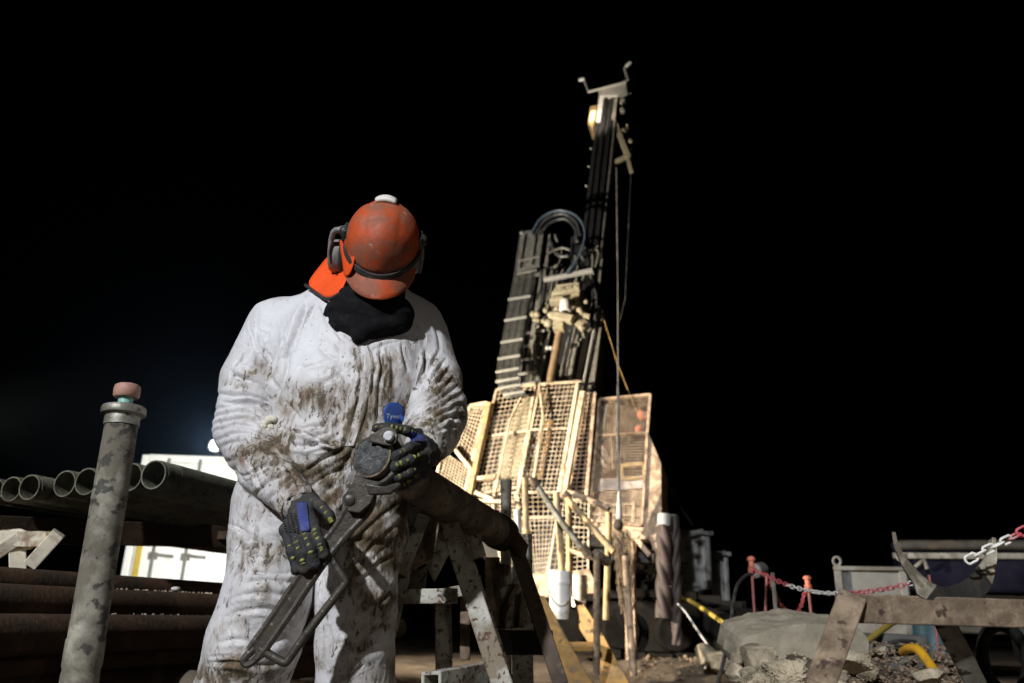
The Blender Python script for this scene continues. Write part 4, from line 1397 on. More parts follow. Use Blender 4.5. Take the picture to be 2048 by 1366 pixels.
def rp(name, m, segs, off, parent=None, bevel=.004):
    b = MB()
    for s in segs: qbar(b, s[0], s[1], s[2], s[3] if len(s) > 3 else off)
    return b.build(name, m, parent or rig, bevel=bevel)


def qplate(name, m, pts, off, thick=.02, parent=None, bevel=.003):
    b = MB(); b.plate([Q_(x, y, off) for x, y in pts], RN * -thick)
    return b.build(name, m, parent or rig, bevel=bevel)


def wires(mb, c, nx, ny, off, w=1.5, offs=None):
    """welded mesh over the quadrilateral c (tl, tr, br, bl)"""
    L = lambda p, q, t: (p[0] + (q[0] - p[0]) * t, p[1] + (q[1] - p[1]) * t)
    for i in range(nx + 1): qbar(mb, L(c[0], c[1], i / nx), L(c[3], c[2], i / nx), w, off)
    for j in range(ny + 1): qbar(mb, L(c[0], c[3], j / ny), L(c[1], c[2], j / ny), w, off + .012)


def panel(c, nx, ny, off, m, fw=7, w=1.6, mids=(), wm=None):
    b = MB()
    for i in range(4): qbar(b, c[i], c[(i + 1) % 4], fw, off)
    L = lambda p, q, t: (p[0] + (q[0] - p[0]) * t, p[1] + (q[1] - p[1]) * t)
    for t in mids: qbar(b, L(c[0], c[3], t), L(c[1], c[2], t), fw * .9, off)
    fr = b.build('cage_frame', m, rig, bevel=.004)
    b = MB(); wires(b, c, nx, ny, off - .01, w); b.build('wire_mesh', wm or m, fr, smooth=0)
    return fr


# mast: dark box beam, guide rails, crown
def qbox(name, m, c, off, depth, parent=None, bevel=.01):
    b = MB(); b.plate([Q_(x, y, off) for x, y in c], RN * -depth); return b.build(name, m, parent or rig, bevel=bevel)


mast = qbox('mast', M['mast'], [(1198, 188), (1238, 188), (1208, 500), (1184, 790), (1120, 1160), (1062, 1160), (1108, 800), (1163, 480)], 0, .42)
rails = []
for u in (.12, .34, .42, .62, .72, .93):
    b = MB()
    top = (1198 + 40 * u, 192); mid = (1163 + 45 * u, 480); bot = (1108 + 76 * u, 800)
    qbar(b, top, mid, 2.6, .03); qbar(b, mid, bot, 3.2, .03)
    b.build('guide_rail', M['mastgrey'] if u in (.93,) else M['mast'], mast, bevel=.003)
qplate('mast_cheek', M['palegrey'], [(1198, 191), (1208, 191), (1200, 244), (1192, 244)], .05, .06, mast)
qplate('mast_cheek', M['mastgrey'], [(1229, 191), (1236, 191), (1230, 238), (1223, 238)], .05, .06, mast)
crown = qplate('crown_plate', M['chainbar'], [(1196, 182), (1252, 166), (1253, 178), (1234, 191), (1200, 191)], .08, .12)
tube_q = lambda pts, off, r_px, name, m, par: (lambda b: (b.tube([Q_(x, y, off) for x, y in pts], W(r_px, Q_(*pts[0], off)), 8), b.build(name, m, par))[1])(MB())
tube_q([(1252, 164), (1177, 184), (1168, 160)], .1, 2.6, 'crown_arm', M['chainbar'], crown)
tube_q([(1246, 165), (1256, 160), (1249, 136)], .1, 2.6, 'crown_arm', M['chainbar'], crown)
refl = mat('reflector', (.9, .9, .86), .3, 0, .05, 10, 0)
for a, c in (((1158, 160), (1169, 158)), ((1252, 133), (1261, 125))):
    b = MB(); qbar(b, a, c, 5, .12); b.build('reflector', refl, crown, bevel=.003)
wh = qbox('lamp_housing', M['yellow'], [(1180, 212), (1196, 209), (1191, 238), (1184, 256), (1175, 247)], -.1, .35)
b = MB(); b.plate([Q_(x, y, -.06) for x, y in [(1181, 222), (1191, 220), (1188, 236), (1183, 244), (1178, 240)]], RN * -.03)
b.build('lamp_lens', glow('warm_lens', (1.0, .72, .36), 1.6), wh)
mast_lamp_at = Q_(1190, 205, .45)
b = MB()
for y in (297, 333, 372): 
    xl = 1198 - 35 * (y - 188) / 292
    b.ball(Q_(xl - 3, y, -.05), .022)
b.build('side_bolt', M['chainbar'], mast)
b = MB()
qbar(b, (1226, 238), (1258, 318), 11, -.05); qbar(b, (1222, 330), (1262, 308), 9, -.05); qbar(b, (1254, 250), (1262, 300), 6, -.12); qbar(b, (1256, 318), (1263, 345), 8, -.02)
for x, y, r in ((1247, 262, 8), (1261, 282, 6), (1257, 312, 7), (1232, 328, 5)): b.ball(Q_(x, y, -.05), r * .006, r * .004, r * .007)
b.build('jib_arm', M['beige'], rig, bevel=.01)
b = MB(); qbar(b, (1238, 205), (1248, 208), 14, -.06); qbar(b, (1248, 190), (1262, 186), 3, -.06); b.ball(Q_(1244, 222, -.06), .06, .04, .07); b.build('sheave', M['mastgrey'], rig, bevel=.01)

# right channel of the mast's lower section
qbox('side_channel', M['mastgrey'], [(1200, 612), (1208, 618), (1186, 790), (1166, 788)], .34, .34)
rp('channel_edge', M['chainbar'], [((1197, 612), (1164, 780), 4)], .38)

# energy chains: outer loop and inner run, hoses crossed by bars
def chain_run(path, ws, bars, off, nh, name):
    """path: centre line in the photo, ws: widths, bars: positions 0..1 along it"""
    c = curve(path, 8); wv_ = np.interp(np.linspace(0, 1, len(c)), np.linspace(0, 1, len(ws)), ws)
    offs = np.interp(np.linspace(0, 1, len(c)), np.linspace(0, 1, len(off)), off)
    root = None
    b = MB()
    for k in range(nh):
        u = (k + .5) / nh - .5
        pts = [Q_(x + u * w_, y - u * w_ * .16, o_) for (x, y), w_, o_ in zip(c, wv_, offs)]
        b.tube(pts, W(wv_.mean() / nh * (.20 + .22 * ((k * 7) % 3) / 2), pts[0]), 8)
    root = b.build(name, M['dusty'], rig)
    for t in bars:
        i = min(int(t * (len(c) - 1)), len(c) - 2); f = t * (len(c) - 1) - i
        x, y = c[i][0] * (1 - f) + c[i + 1][0] * f, c[i][1] * (1 - f) + c[i + 1][1] * f
        w_, o_ = np.interp(t * (len(c) - 1), range(len(c)), wv_), np.interp(t * (len(c) - 1), range(len(c)), offs)
        b = MB(); qbar(b, (x - w_ * .53, y + w_ * .085), (x + w_ * .53, y - w_ * .085), 5.4, o_ + .055, 3)
        b.build('carrier_bar', M['chainbar'], root, bevel=.003)
    return root


chain_run([(1062, 468), (1050, 540), (1036, 610), (1022, 690), (1014, 745), (1020, 775), (1034, 794)], [44, 44, 42, 42, 44, 44, 38], [.30, .39, .48, .565, .65, .735, .82, .93], [.30, .32, .36, .42, .62, .95, 1.08], 10, 'hose_carrier')
chain_run([(1073, 650), (1062, 710), (1050, 775)], [34, 36, 36], [.12, .34, .56, .78, .95], [.18, .18, .18], 8, 'hose_carrier')
qplate('carrier_tray', M['hose'], [(1040, 462), (1090, 456), (1066, 600), (1044, 735), (1040, 776), (1000, 778), (993, 735), (1022, 592)], .24, .08)
qplate('carriage_plate', M['mast'], [(1092, 470), (1160, 462), (1186, 545), (1176, 770), (1046, 778), (1078, 610)], .06, .05)
qplate('carrier_cover', M['dusty'], [(1042, 464), (1088, 458), (1078, 530), (1033, 540)], .40, .05)
rp('carrier_rib', M['mastgrey'], [((1036, 522), (1080, 512), 4), ((1034, 548), (1074, 540), 4), ((1048, 470), (1038, 536), 3), ((1070, 466), (1062, 530), 3)], .43)
b = MB(); b.ball(Q_(1044, 466, .4), .035); qbar(b, (1030, 560), (1082, 548), 6, .3); b.build('carrier_end', M['mastgrey'], rig)
# looping hoses over the head
tube_q(curve([(1063, 466), (1085, 434), (1120, 421), (1154, 433), (1170, 464), (1163, 500), (1148, 528), (1134, 548)], 5), .55, 2.4, 'hose', M['bluehose'], rig)
tube_q(curve([(1072, 466), (1094, 438), (1126, 428), (1152, 444), (1160, 470)], 5), .5, 3.4, 'hose', M['hose'], rig)
tube_q(curve([(1080, 470), (1100, 446), (1130, 438), (1150, 456), (1154, 480)], 5), .46, 3.2, 'hose', M['hose'], rig)
tube_q(curve([(1066, 470), (1084, 442), (1106, 430), (1130, 424)], 5), .5, 3.0, 'hose', M['hose'], rig)
tube_q(curve([(1100, 480), (1108, 500), (1120, 512), (1136, 512)], 5), .4, 4, 'hose', M['hose'], rig)
tube_q(curve([(1094, 508), (1110, 500), (1126, 496), (1140, 500)], 5), .42, 2.6, 'hose', M['mastgrey'], rig)
tube_q(curve([(1186, 548), (1194, 524), (1197, 506), (1192, 498)], 5), .42, 2.2, 'hose', M['mastgrey'], rig)
tube_q(curve([(1184, 545), (1186, 520), (1184, 500), (1196, 492)], 5), .4, 2.2, 'hose', M['mastgrey'], rig)
for x0, y0, x1, y1 in ((1090, 560, 1070, 640), (1082, 540, 1074, 600), (1186, 560, 1190, 640), (1180, 560, 1182, 620), (1096, 620, 1070, 655)):
    tube_q(curve([(x0, y0), ((x0 + x1) / 2 + 5, (y0 + y1) / 2), (x1, y1)], 4), .4, 2.6, 'hose', M['hose'], rig)
# carriage bar and rotation head
rp('head_bar', M['chainbar'], [((1088, 560), (1186, 541), 8)], .48)
rp('head_post', M['mastgrey'], [((1086, 548), (1062, 700), 9), ((1180, 545), (1190, 600), 4), ((1098, 470), (1090, 556), 8)], .3)
head = qbox('rotation_head', M['beige'], [(1110, 574), (1140, 564), (1160, 568), (1158, 604), (1130, 600), (1098, 606), (1102, 588)], .55, .5)
b = MB(); qbar(b, (1104, 588), (1160, 578), 9, .6); qbar(b, (1100, 600), (1128, 598), 10, .6); qbar(b, (1112, 572), (1158, 566), 4, .6)
for x in (1118, 1132, 1146): qbar(b, (x, 576 - (x - 1118) * .1), (x + 8, 575 - (x - 1118) * .1), 4, .61)
b.build('head_flange', M['beige'], head, bevel=.01)
b = MB(); ua = RU
c0 = Q_(1131, 614, .62)
b.lathe(c0 + ua * .09, -ua, [(0, 0), (.07, 0), (.078, .02), (.078, .13), (.07, .16), (.05, .17)], 20)
b.build('spindle', M['palegrey'], head, smooth=40)
random.seed(12)
for i in range(34):
    b = MB()
    x = random.uniform(1062, 1182); y = 628 + (x - 1120) * -.05 + random.gauss(0, 14)
    r = random.uniform(.025, .06)
    if random.random() < .5: b.ball(Q_(x, y, random.uniform(.35, .6)), r, r * .8, r, nu=10, nv=6)
    else: qbar(b, (x, y), (x + random.uniform(-14, 14), y + random.uniform(-8, 8)), random.uniform(4, 9), random.uniform(.35, .6))
    b.build('clamp_fitting', M['beige'], head, bevel=.006)
for i in range(26):
    b = MB()
    x = random.uniform(1078, 1196); y = random.uniform(480, 690)
    qbar(b, (x, y), (x + random.uniform(-10, 10), y + random.uniform(-22, 22)), random.uniform(2, 5), random.uniform(.2, .4))
    b.build('hose_fitting', M['mastgrey'], head, bevel=.004)
random.seed(31)
for i in range(44):
    x = random.uniform(1080, 1190); y = random.uniform(485, 740); l_ = random.uniform(20, 70)
    if abs(x - 1130) < 26 and 560 < y < 640: continue
    xx = x - (y - 600) * .19
    tube_q(curve([(xx, y), (xx - l_ * .10 + random.uniform(-8, 8), y + l_ * .5), (xx - l_ * .2 + random.uniform(-5, 5), y + l_)], 4), random.uniform(.1, .42), random.uniform(1.2, 2.8), 'hose', random.choice([M['dusty'], M['hose'], M['mastgrey'], M['dusty']]), rig)
for x0, y0, x1, y1 in ((1150, 655, 1128, 765), (1160, 650, 1140, 765), (1172, 655, 1152, 765), (1140, 660, 1116, 768), (1082, 660, 1060, 770), (1100, 660, 1078, 770)):
    rp('feed_rail', M['mastgrey'], [((x0, y0), (x1, y1), 3.2)], .2, mast)
b = MB(); qbar(b, (1104, 632), (1146, 640), 16, .6); qbar(b, (1122, 625), (1118, 662), 22, .55); qbar(b, (1150, 640), (1170, 660), 14, .5); b.build('chuck', M['beige'], head, bevel=.012)
b = MB(); p0, p1, p2 = Q_(1124, 640, .5), Q_(1100, 765, .5), Q_(1062, 975, .5)
b.tube([p0, p1, p2], W(8, p1), 16); b.build('drill_string', mat('muddy_drill_string', (.36, .25, .14), .5, .2, .3, 4, .15, 40, (.2, .14, .09), .45, 5), rig)
rp('feed_cylinder', M['mastgrey'], [((1150, 680), (1112, 930), 12), ((1176, 660), (1150, 800), 5), ((1090, 690), (1066, 800), 6)], .15)
b = MB(); b.ball(Q_(1095, 696, .5), .03); b.ball(Q_(1102, 696, .5), .03); b.build('grease_nipple', M['chainbar'], rig)

# cage: two tall doors, side wing, posts and right panel
CR, CB = M['cream'], M['cagebrown']
panel([(993, 780), (1071, 769), (1036, 975), (944, 990)], 9, 23, .95, CR, 5, 1.15, (.45,))
panel([(1080, 769), (1163, 763), (1124, 985), (1036, 985)], 10, 24, .95, CR, 5, 1.15, (.42,))
panel([(1030, 985), (1122, 985), (1094, 1152), (1066, 1158)], 8, 18, .95, CR, 4, 1.15, (.3,))
panel([(1122, 985), (1178, 1000), (1176, 1140), (1096, 1152)], 7, 15, .96, CR, 4, 1.15, (.4,))
# dark gap boxes, posts, braces
rp('cage_post', M['yellow'], [((979, 806), (936, 1005), 10)], 1.02)
rp('cage_post', CR, [((1166, 784), (1128, 990), 11)], 1.05)
rp('cage_post', CR, [((1156, 764), (1118, 985), 8)], 1.0)
rp('cage_post', CB, [((1190, 786), (1172, 1002), 7)], .98)
rp('cage_brace', CR, [((1051, 776), (1020, 839), 4), ((1020, 839), (990, 985), 5), ((1078, 768), (1086, 835), 4), ((1086, 835), (1066, 965), 5)], 1.04)
rp('cage_brace', CR, [((1150, 930), (1118, 1000), 4), ((1060, 862), (1036, 985), 6)], 1.0)
qplate('inner_plate', M['beige'], [(1022, 842), (1050, 790), (1070, 780), (1040, 960), (998, 978)], .8, .03)
qplate('inner_plate', M['yellowdark'], [(1088, 846), (1106, 838), (1083, 957), (1062, 957)], .85, .03)
b = MB(); random.seed(4)
for i in range(14): qbar(b, (1068 + random.uniform(-6, 6) - i * 1.5, 850 + i * 8), (1068 + random.uniform(-8, 8) - i * 1.5, 858 + i * 8), random.uniform(3, 8), .9)
b.build('latch_rail', M['palegrey'], rig, bevel=.004)
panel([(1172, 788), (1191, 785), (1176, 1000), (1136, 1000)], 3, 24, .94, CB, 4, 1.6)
# left wing, folded back
wing = panel([(941, 812), (975, 806), (940, 940), (906, 893)], 6, 15, .9, CR, 7, 1.5)
b = MB()
hexa = [(904, 892), (942, 938), (930, 985), (924, 1000), (872, 962), (880, 924)]
for p, q in zip(hexa, hexa[1:] + hexa[:1]): qbar(b, p, q, 6, .98)
hw = b.build('cage_frame', CR, rig, bevel=.004)
b = MB(); wires(b, [(890, 905), (936, 938), (926, 995), (872, 962)], 9, 10, .96, 1.25); b.build('wire_mesh', CR, hw, smooth=0)
qplate('hinge_plate', CR, [(966, 806), (977, 804), (975, 822), (960, 818)], .97, .03)
rp('cage_rail', CR, [((870, 966), (935, 1002), 7), ((935, 1002), (1030, 1004), 7), ((945, 958), (992, 955), 9), ((950, 985), (986, 1000), 8)], 1.0)
panel([(940, 962), (990, 958), (985, 1040), (905, 1020)], 7, 9, .93, CR, 5, 1.3)
panel([(985, 990), (1034, 985), (1060, 1150), (1000, 1120)], 8, 18, .9, CR, 4, 1.3)
# right panel
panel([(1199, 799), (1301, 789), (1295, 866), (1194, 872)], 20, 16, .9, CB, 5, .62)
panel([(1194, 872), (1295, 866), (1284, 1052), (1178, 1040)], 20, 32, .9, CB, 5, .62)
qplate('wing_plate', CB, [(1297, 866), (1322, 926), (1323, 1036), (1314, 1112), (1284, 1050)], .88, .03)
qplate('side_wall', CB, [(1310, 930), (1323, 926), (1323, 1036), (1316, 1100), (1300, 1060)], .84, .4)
rp('window_frame', M['yellow'], [((1243, 932), (1287, 928), 8), ((1287, 928), (1288, 955), 6), ((1288, 955), (1244, 958), 5), ((1244, 958), (1243, 932), 7)], .75)
rp('inner_brace', CR, [((1194, 880), (1220, 928), 11), ((1190, 900), (1212, 935), 7), ((1222, 870), (1226, 940), 5)], .7)
qplate('inner_panel', M['palegrey'], [(1186, 960), (1290, 950), (1288, 976), (1184, 982)], .7, .3)
qplate('inner_panel', mat('dusty_tan_panel', (.36, .28, .20), .7, 0, .2, 4, .1, 40, (.2, .15, .1), .45, 4), [(1184, 984), (1288, 978), (1284, 1050), (1180, 1040)], .65, .4)
rp('inner_rail', CR, [((1186, 1010), (1270, 1008), 4), ((1186, 1030), (1270, 1030), 4), ((1268, 1000), (1266, 1045), 6)], .78)
b = MB(); b.ball(Q_(1286, 832, .72), .06, .05, .05); b.ball(Q_(1278, 858, .72), .05, .04, .045); qbar(b, (1276, 828), (1296, 832), 12, .7); b.build('work_lamp_housing', M['orange'], rig)
rp('inner_post', M['mastgrey'], [((1214, 810), (1206, 880), 6), ((1236, 806), (1232, 870), 8), ((1252, 880), (1248, 930), 4)], .5)
b = MB(); qbar(b, (1234, 866), (1240, 935), 5, .72); b.build('white_tube', M['tub'], rig)
# machine body behind the cage
qbox('machine_body', M['dark'], [(985, 830), (1065, 810), (1030, 1150), (950, 1100)], .1, 1.0)
qbox('machine_body', M['dark'], [(1195, 812), (1290, 806), (1300, 1080), (1180, 1080)], .1, 1.2)
qplate('floor_panel', CB, [(1062, 1150), (1178, 1138), (1200, 1185), (1080, 1196)], 1.0, .06)
rp('under_beam', CB, [((1180, 1048), (1320, 1062), 10), ((1184, 1062), (1300, 1075), 16), ((1250, 1050), (1300, 1112), 9)], .85)
rp('under_beam', M['dark'], [((1180, 1085), (1320, 1095), 20), ((1190, 1110), (1310, 1120), 20)], .6)
rp('support_leg', CB, [((1258, 1075), (1264, 1330), 20), ((1268, 1080), (1258, 1250), 12)], .75)
# crawler undercarriage, its shade put into the near-black colour
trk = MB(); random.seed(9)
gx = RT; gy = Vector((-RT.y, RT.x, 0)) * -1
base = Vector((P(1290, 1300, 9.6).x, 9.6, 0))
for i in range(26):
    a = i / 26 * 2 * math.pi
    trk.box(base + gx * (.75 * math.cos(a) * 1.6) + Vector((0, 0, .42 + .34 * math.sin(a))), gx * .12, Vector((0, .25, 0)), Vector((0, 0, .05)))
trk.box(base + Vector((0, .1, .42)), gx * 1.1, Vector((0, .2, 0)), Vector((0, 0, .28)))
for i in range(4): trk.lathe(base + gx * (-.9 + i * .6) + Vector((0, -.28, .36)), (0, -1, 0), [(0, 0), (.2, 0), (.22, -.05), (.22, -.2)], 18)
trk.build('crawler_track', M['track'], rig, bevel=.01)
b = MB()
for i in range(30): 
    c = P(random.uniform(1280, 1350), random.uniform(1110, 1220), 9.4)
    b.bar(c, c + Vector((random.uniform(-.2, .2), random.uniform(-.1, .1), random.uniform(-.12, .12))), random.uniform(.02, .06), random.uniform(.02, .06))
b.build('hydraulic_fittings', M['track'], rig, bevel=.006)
b = MB(); b.bar(P(1292, 1110, 9.3), P(1308, 1125, 9.3), .09, .09); b.build('valve_block', M['palegrey'], rig, bevel=.01)

# hoist line with its plug, guy lines
hc = thing('hoist_line', 'thin steel hoist line hanging from the mast to a swivel hook', 'hoist line', P(1238, 1060, 8.2))
b = MB(); q = [P(1233, 335, 8.4), P(1236, 600, 8.3), P(1236, 770, 8.25)]; b.tube(q, .0065, 8); b.build('wire', M['mastgrey'], hc)
b = MB(); q = [P(1236, 770, 8.25), P(1237, 900, 8.22), P(1238, 985, 8.2)]; b.tube(q, .014, 8); b.build('hose_sleeve', M['hose'], hc)
b = MB(); q = P(1238, 980, 8.2); b.lathe(q, (0, 0, -1), [(.008, 0), (.016, .02), (.02, .12), (.03, .2), (.032, .28), (.02, .3)], 14); b.build('swivel', M['chainbar'], hc)
b = MB(); c = P(1237, 1050, 8.2); b.ball(c, .05, .05, .06); b.tube([c + Vector((.0, 0, -.03)), c + Vector((.05, 0, -.09)), c + Vector((.0, 0, -.15)), c + Vector((-.05, 0, -.1))], .016, 8); b.build('hook', M['dark'], hc)
b = MB(); b.tube([P(1262, 345, 9.0), P(1250, 600, 9.2), P(1240, 640, 9.2)], .004, 6)
tag(b.build('tag_line', M['hose']), 'faint line dropping from the jib arm beside the hoist line', 'line')
b = MB(); b.tube([P(1208, 640, 9.6), P(1236, 730, 9.3), P(1262, 795, 9.0), P(1280, 840, 8.9)], .006, 8)
tag(b.build('stay_rope', M['yellowdark']), 'slanting tan rope from the mast to the right cage panel', 'rope')
b = MB(); b.tube([P(1325, 945, 9.6), P(1352, 1000, 10), P(1385, 1050, 10.4)], .009, 8)
tag(b.build('stay_cable', M['hose']), 'dark cable sloping down from the cage to the grey cabinets', 'cable')
# chain bundle hanging under the hook
cb = MB(); random.seed(21)
for s in range(11):
    x0 = 1228 + s * 3; z = 1062 + random.uniform(0, 18)
    for k in range(int(random.uniform(16, 24))):
        c = P(x0 + random.uniform(-1.5, 1.5) + (k * .6), z + k * 7.0, 8.15 + random.uniform(-.08, .08))
        t = Vector((0, .010, 0)) if k % 2 else Vector((.012, 0, 0))
        cb.tube([c + Vector((0, 0, .024)) + t, c + Vector((0, 0, .024)) - t, c - Vector((0, 0, .024)) - t, c - Vector((0, 0, .024)) + t], .0055, 5, closed=True)
tag(cb.build('hanging_chain', M['brown'], smooth=60), 'bundle of rusty chain hanging below the hoist hook', 'chain')

# ------------------------------------------------------------------ steps, railings, buckets in front of the rig
YS = 6.9
sr = thing('stair_railing', 'galvanised and yellow stair railing in front of the rig cage', 'railing', P(1150, 1330, YS))


def rod(name, m, pts, r, root, n=12):
    b = MB(); b.tube([P(*p) for p in pts], W(r, P(*pts[0])), n); return b.build(name, m, root)


rod('post', M['yellow'], [(1050, 955, 6.4), (1054, 1090, 6.4), (1056, 1200, 6.4)], 6.5, sr)
rod('post', M['yellow'], [(1113, 985, YS), (1120, 1080, YS), (1130, 1236, YS)], 7, sr)
rod('post', M['yellow'], [(1137, 1000, YS + .4), (1139, 1110, YS + .4), (1139, 1190, YS + .4)], 6.5, sr)
rod('post', M['yellow'], [(1218, 1025, YS + .2), (1216, 1110, YS + .2), (1212, 1240, YS + .2)], 6.5, sr)
rod('post', M['brown'], [(1194, 1112, 6.2), (1194, 1220, 6.2), (1193, 1350, 6.2)], 7, sr)
rod('post', CB, [(1251, 1112, 6.6), (1257, 1220, 6.6), (1268, 1352, 6.6)], 7, sr)
rod('hand_rail', M['steel'], [(1060, 958, 6.4), (1075, 972, 6.4), (1120, 1040, 6.3), (1164, 1096, 6.2)], 6.5, sr)
rod('hand_rail', M['yellow'], [(1134, 996, 7.0), (1180, 1050, 6.9), (1228, 1104, 6.8)], 6.5, sr)
rod('hand_rail', CB, [(1136, 984, 7.2), (1180, 1000, 7.1), (1219, 1018, 7.0)], 6, sr)
rod('mid_rail', CB, [(1140, 1100, 7.2), (1170, 1112, 7.0), (1200, 1120, 6.9)], 5, sr)
for a, c in (((1164, 1092, 6.2), (1178, 1112, 6.2)), ((1190, 1108, 6.2), (1216, 1124, 6.3)), ((1064, 958, 6.4), (1072, 972, 6.4)), ((1126, 988, 7.1), (1140, 998, 7.1))):
    rod('rail_clamp', M['brown'], [a, c], 10, sr)
rod('post_tube', M['chainbar'], [(1035, 1020, 6.8), (1038, 1085, 6.8)], 7, sr)
st = thing('access_steps', 'muddy yellow steel steps leading up to the rig below its railing', 'steps', P(1200, 1340, 6.4))
b = MB(); b.plate([P(1148, 1196, 6.9), P(1166, 1206, 6.9), P(1205, 1268, 6.6), P(1262, 1372, 6.3), P(1205, 1372, 6.3), P(1186, 1300, 6.6), P(1160, 1258, 6.9)], Vector((0, .04, 0)))
b.build('stringer', M['yellowdark'], st, bevel=.006)
b = MB(); b.plate([P(1070, 1188, 6.4), P(1090, 1192, 6.4), P(1130, 1270, 6.2), P(1190, 1375, 6.0), P(1130, 1375, 6.0), P(1086, 1260, 6.2)], Vector((0, .04, 0)))
b.build('stringer', M['yellowdark'], st, bevel=.006)
for i, (x0, y0, x1, Y) in enumerate([(1140, 1292, 1196, 6.4)]):
    b = MB(); b.plate([P(x0, y0, Y - .1), P(x1, y0 + 1, Y), P(x1 - 6, y0 - 9, Y + .24), P(x0 - 2, y0 - 8, Y + .2)], Vector((0, 0, -.035))); b.build('tread', M['yellowdark'], st, bevel=.004)


def bucket(cx, ytop, ybot, rtop, rbot, Y, lab, lid):
    top, bot = P(cx, ytop, Y), P(cx, ybot, Y)
    h = top.z - bot.z; bot = Vector((top.x, top.y, top.z - h))
    rt, rb = W(rtop, top), W(rbot, bot)
    root = thing('plastic_bucket', lab, 'bucket', bot, 'white buckets on the rig steps')
    b = MB(); b.lathe(bot, (0, 0, 1), [(0, 0), (rb, 0), (rb * 1.01, .01), (rt * .97, h - .1), (rt * 1.06, h - .1), (rt * 1.06, h - .075), (rt, h - .07), (rt, h), (rt * .93, h), (rt * .9, .05)], 32)
    b.build('tub', M['tub'], root, smooth=40)
    b = MB(); hp_ = [bot + Vector((rt * 1.07 * math.cos(a), -rt * 1.07 * abs(math.sin(a)) * .9, h - .085 - .18 * math.sin(a))) for a in [math.pi * i / 12 for i in range(13)]]
    b.tube(hp_, .005, 6); b.build('wire_handle', M['chainbar'], root)


bucket(1120, 1142, 1238, 22, 18, 6.6, 'tall white bucket nearest the yellow railing posts on the steps', 0)
bucket(1158, 1150, 1214, 16, 14, 7.6, 'white bucket standing just behind the brighter one', 0)

# ------------------------------------------------------------------ ribbed columns and cabinets to the right
def ribbed(cx, y0, y1, rpx, Y, sgn, lab, topm):
    t, bt = P(cx, y0, Y), P(cx + (4 if sgn < 0 else -2), y1, Y)
    r = W(rpx, t); L = (t - bt).length
    root = thing('ribbed_sleeve', lab, 'hose sleeve', bt)
    d = (t - bt).normalized(); e = d.orthogonal().normalized(); q = d.cross(e)
    b = MB(); vs, fs = [], []; n, m = 48, int(L / .012)
    for i in range(m + 1):
        for k in range(n):
            a = 2 * math.pi * k / n
            w_ = .5 + .5 * math.sin((i * .012 / .24) * 2 * math.pi * sgn + 3 * a)
            rr = r * (.72 + .32 * w_ ** .6)
            vs.append(bt + d * (i * L / m) + (e * math.cos(a) + q * math.sin(a)) * rr)
    for i in range(m):
        for k in range(n): fs.append([i * n + k, i * n + (k + 1) % n, (i + 1) * n + (k + 1) % n, (i + 1) * n + k])
    b.add(vs, fs); b.build('sleeve', M['ribbed'], root, smooth=70)
    b = MB(); b.lathe(t + d * -.01, d, [(0, .12), (r * .8, .12), (r * .9, .1), (r * .9, 0)], 20); b.build('end_cap', topm, root, smooth=40)


ribbed(1328, 1050, 1236, 15, 8.1, 1, 'thick brown ribbed sleeve hanging beside the cage wing', M['cabinet'])
ribbed(1350, 1052, 1290, 10, 8.2, -1, 'thinner dark ribbed sleeve, right of the thick brown one', M['dark'])


def cabinet(x0, x1, y0, y1, Y, dep, lab, parts):
    a, c = P(x0, y0, Y), P(x1, y0, Y); bt = P(x0, y1, Y)
    root = thing('equipment_cabinet', lab, 'cabinet', ((a.x + c.x) / 2, Y, 0))
    b = MB(); b.cuboid(a.x, c.x, Y, Y + dep, bt.z, a.z); b.build('body', M['cabinet'], root, bevel=.02)
    w_ = c.x - a.x; h = a.z - bt.z
    b = MB(); b.cuboid(a.x + w_ * .08, a.x + w_ * .55, Y - .03, Y - .003, bt.z + h * .1, a.z - h * .1); d_ = b.build('door', M['cabinet'], root, bevel=.01)
    b = MB(); b.cuboid(a.x + w_ * .48, a.x + w_ * .52, Y - .06, Y - .031, bt.z + h * .45, bt.z + h * .6); b.build('handle', M['dark'], d_, bevel=.005)
    b = MB(); b.cuboid(a.x + w_ * .66, a.x + w_ * .78, Y - .05, Y - .003, bt.z + h * .04, a.z - h * .02); b.build('corner_post', M['palegrey'], root, bevel=.008)
    b = MB(); b.cuboid(a.x - .05, c.x + .04, Y - .06, Y + dep, a.z + .003, a.z + .07); b.build('roof', M['cabinet'], root, bevel=.01)
    for fx in (.1, .9):
        b = MB(); b.cuboid(a.x + w_ * fx - .05, a.x + w_ * fx + .05, Y + .05, Y + .2, 0, bt.z - .002); b.build('leg', M['dark'], root)
    b = MB(); b.bar((a.x - .02, Y - .1, a.z - .02), (a.x + w_ * .7, Y - .12, a.z + .06), .07, .05); b.build('rail', M['cabinet'], root, bevel=.008)


cabinet(1364, 1420, 1070, 1176, 12.5, 1.4, 'grey equipment cabinet with a pale corner post beyond the ribbed sleeves', 0)
cabinet(1428, 1456, 1112, 1240, 13.5, 1.2, 'narrow dark cabinet behind the grey one with the pale post', 0)
b = MB(); b.bar(P(1330, 1186, 12.2), P(1420, 1168, 12.2), .12, .1); b.bar(P(1330, 1196, 12.0), P(1425, 1198, 12.0), .1, .1)
tag(b.build('steel_beam', M['cabinet'], bevel=.01), 'dark steel beam lying in front of the grey cabinet', 'beam')
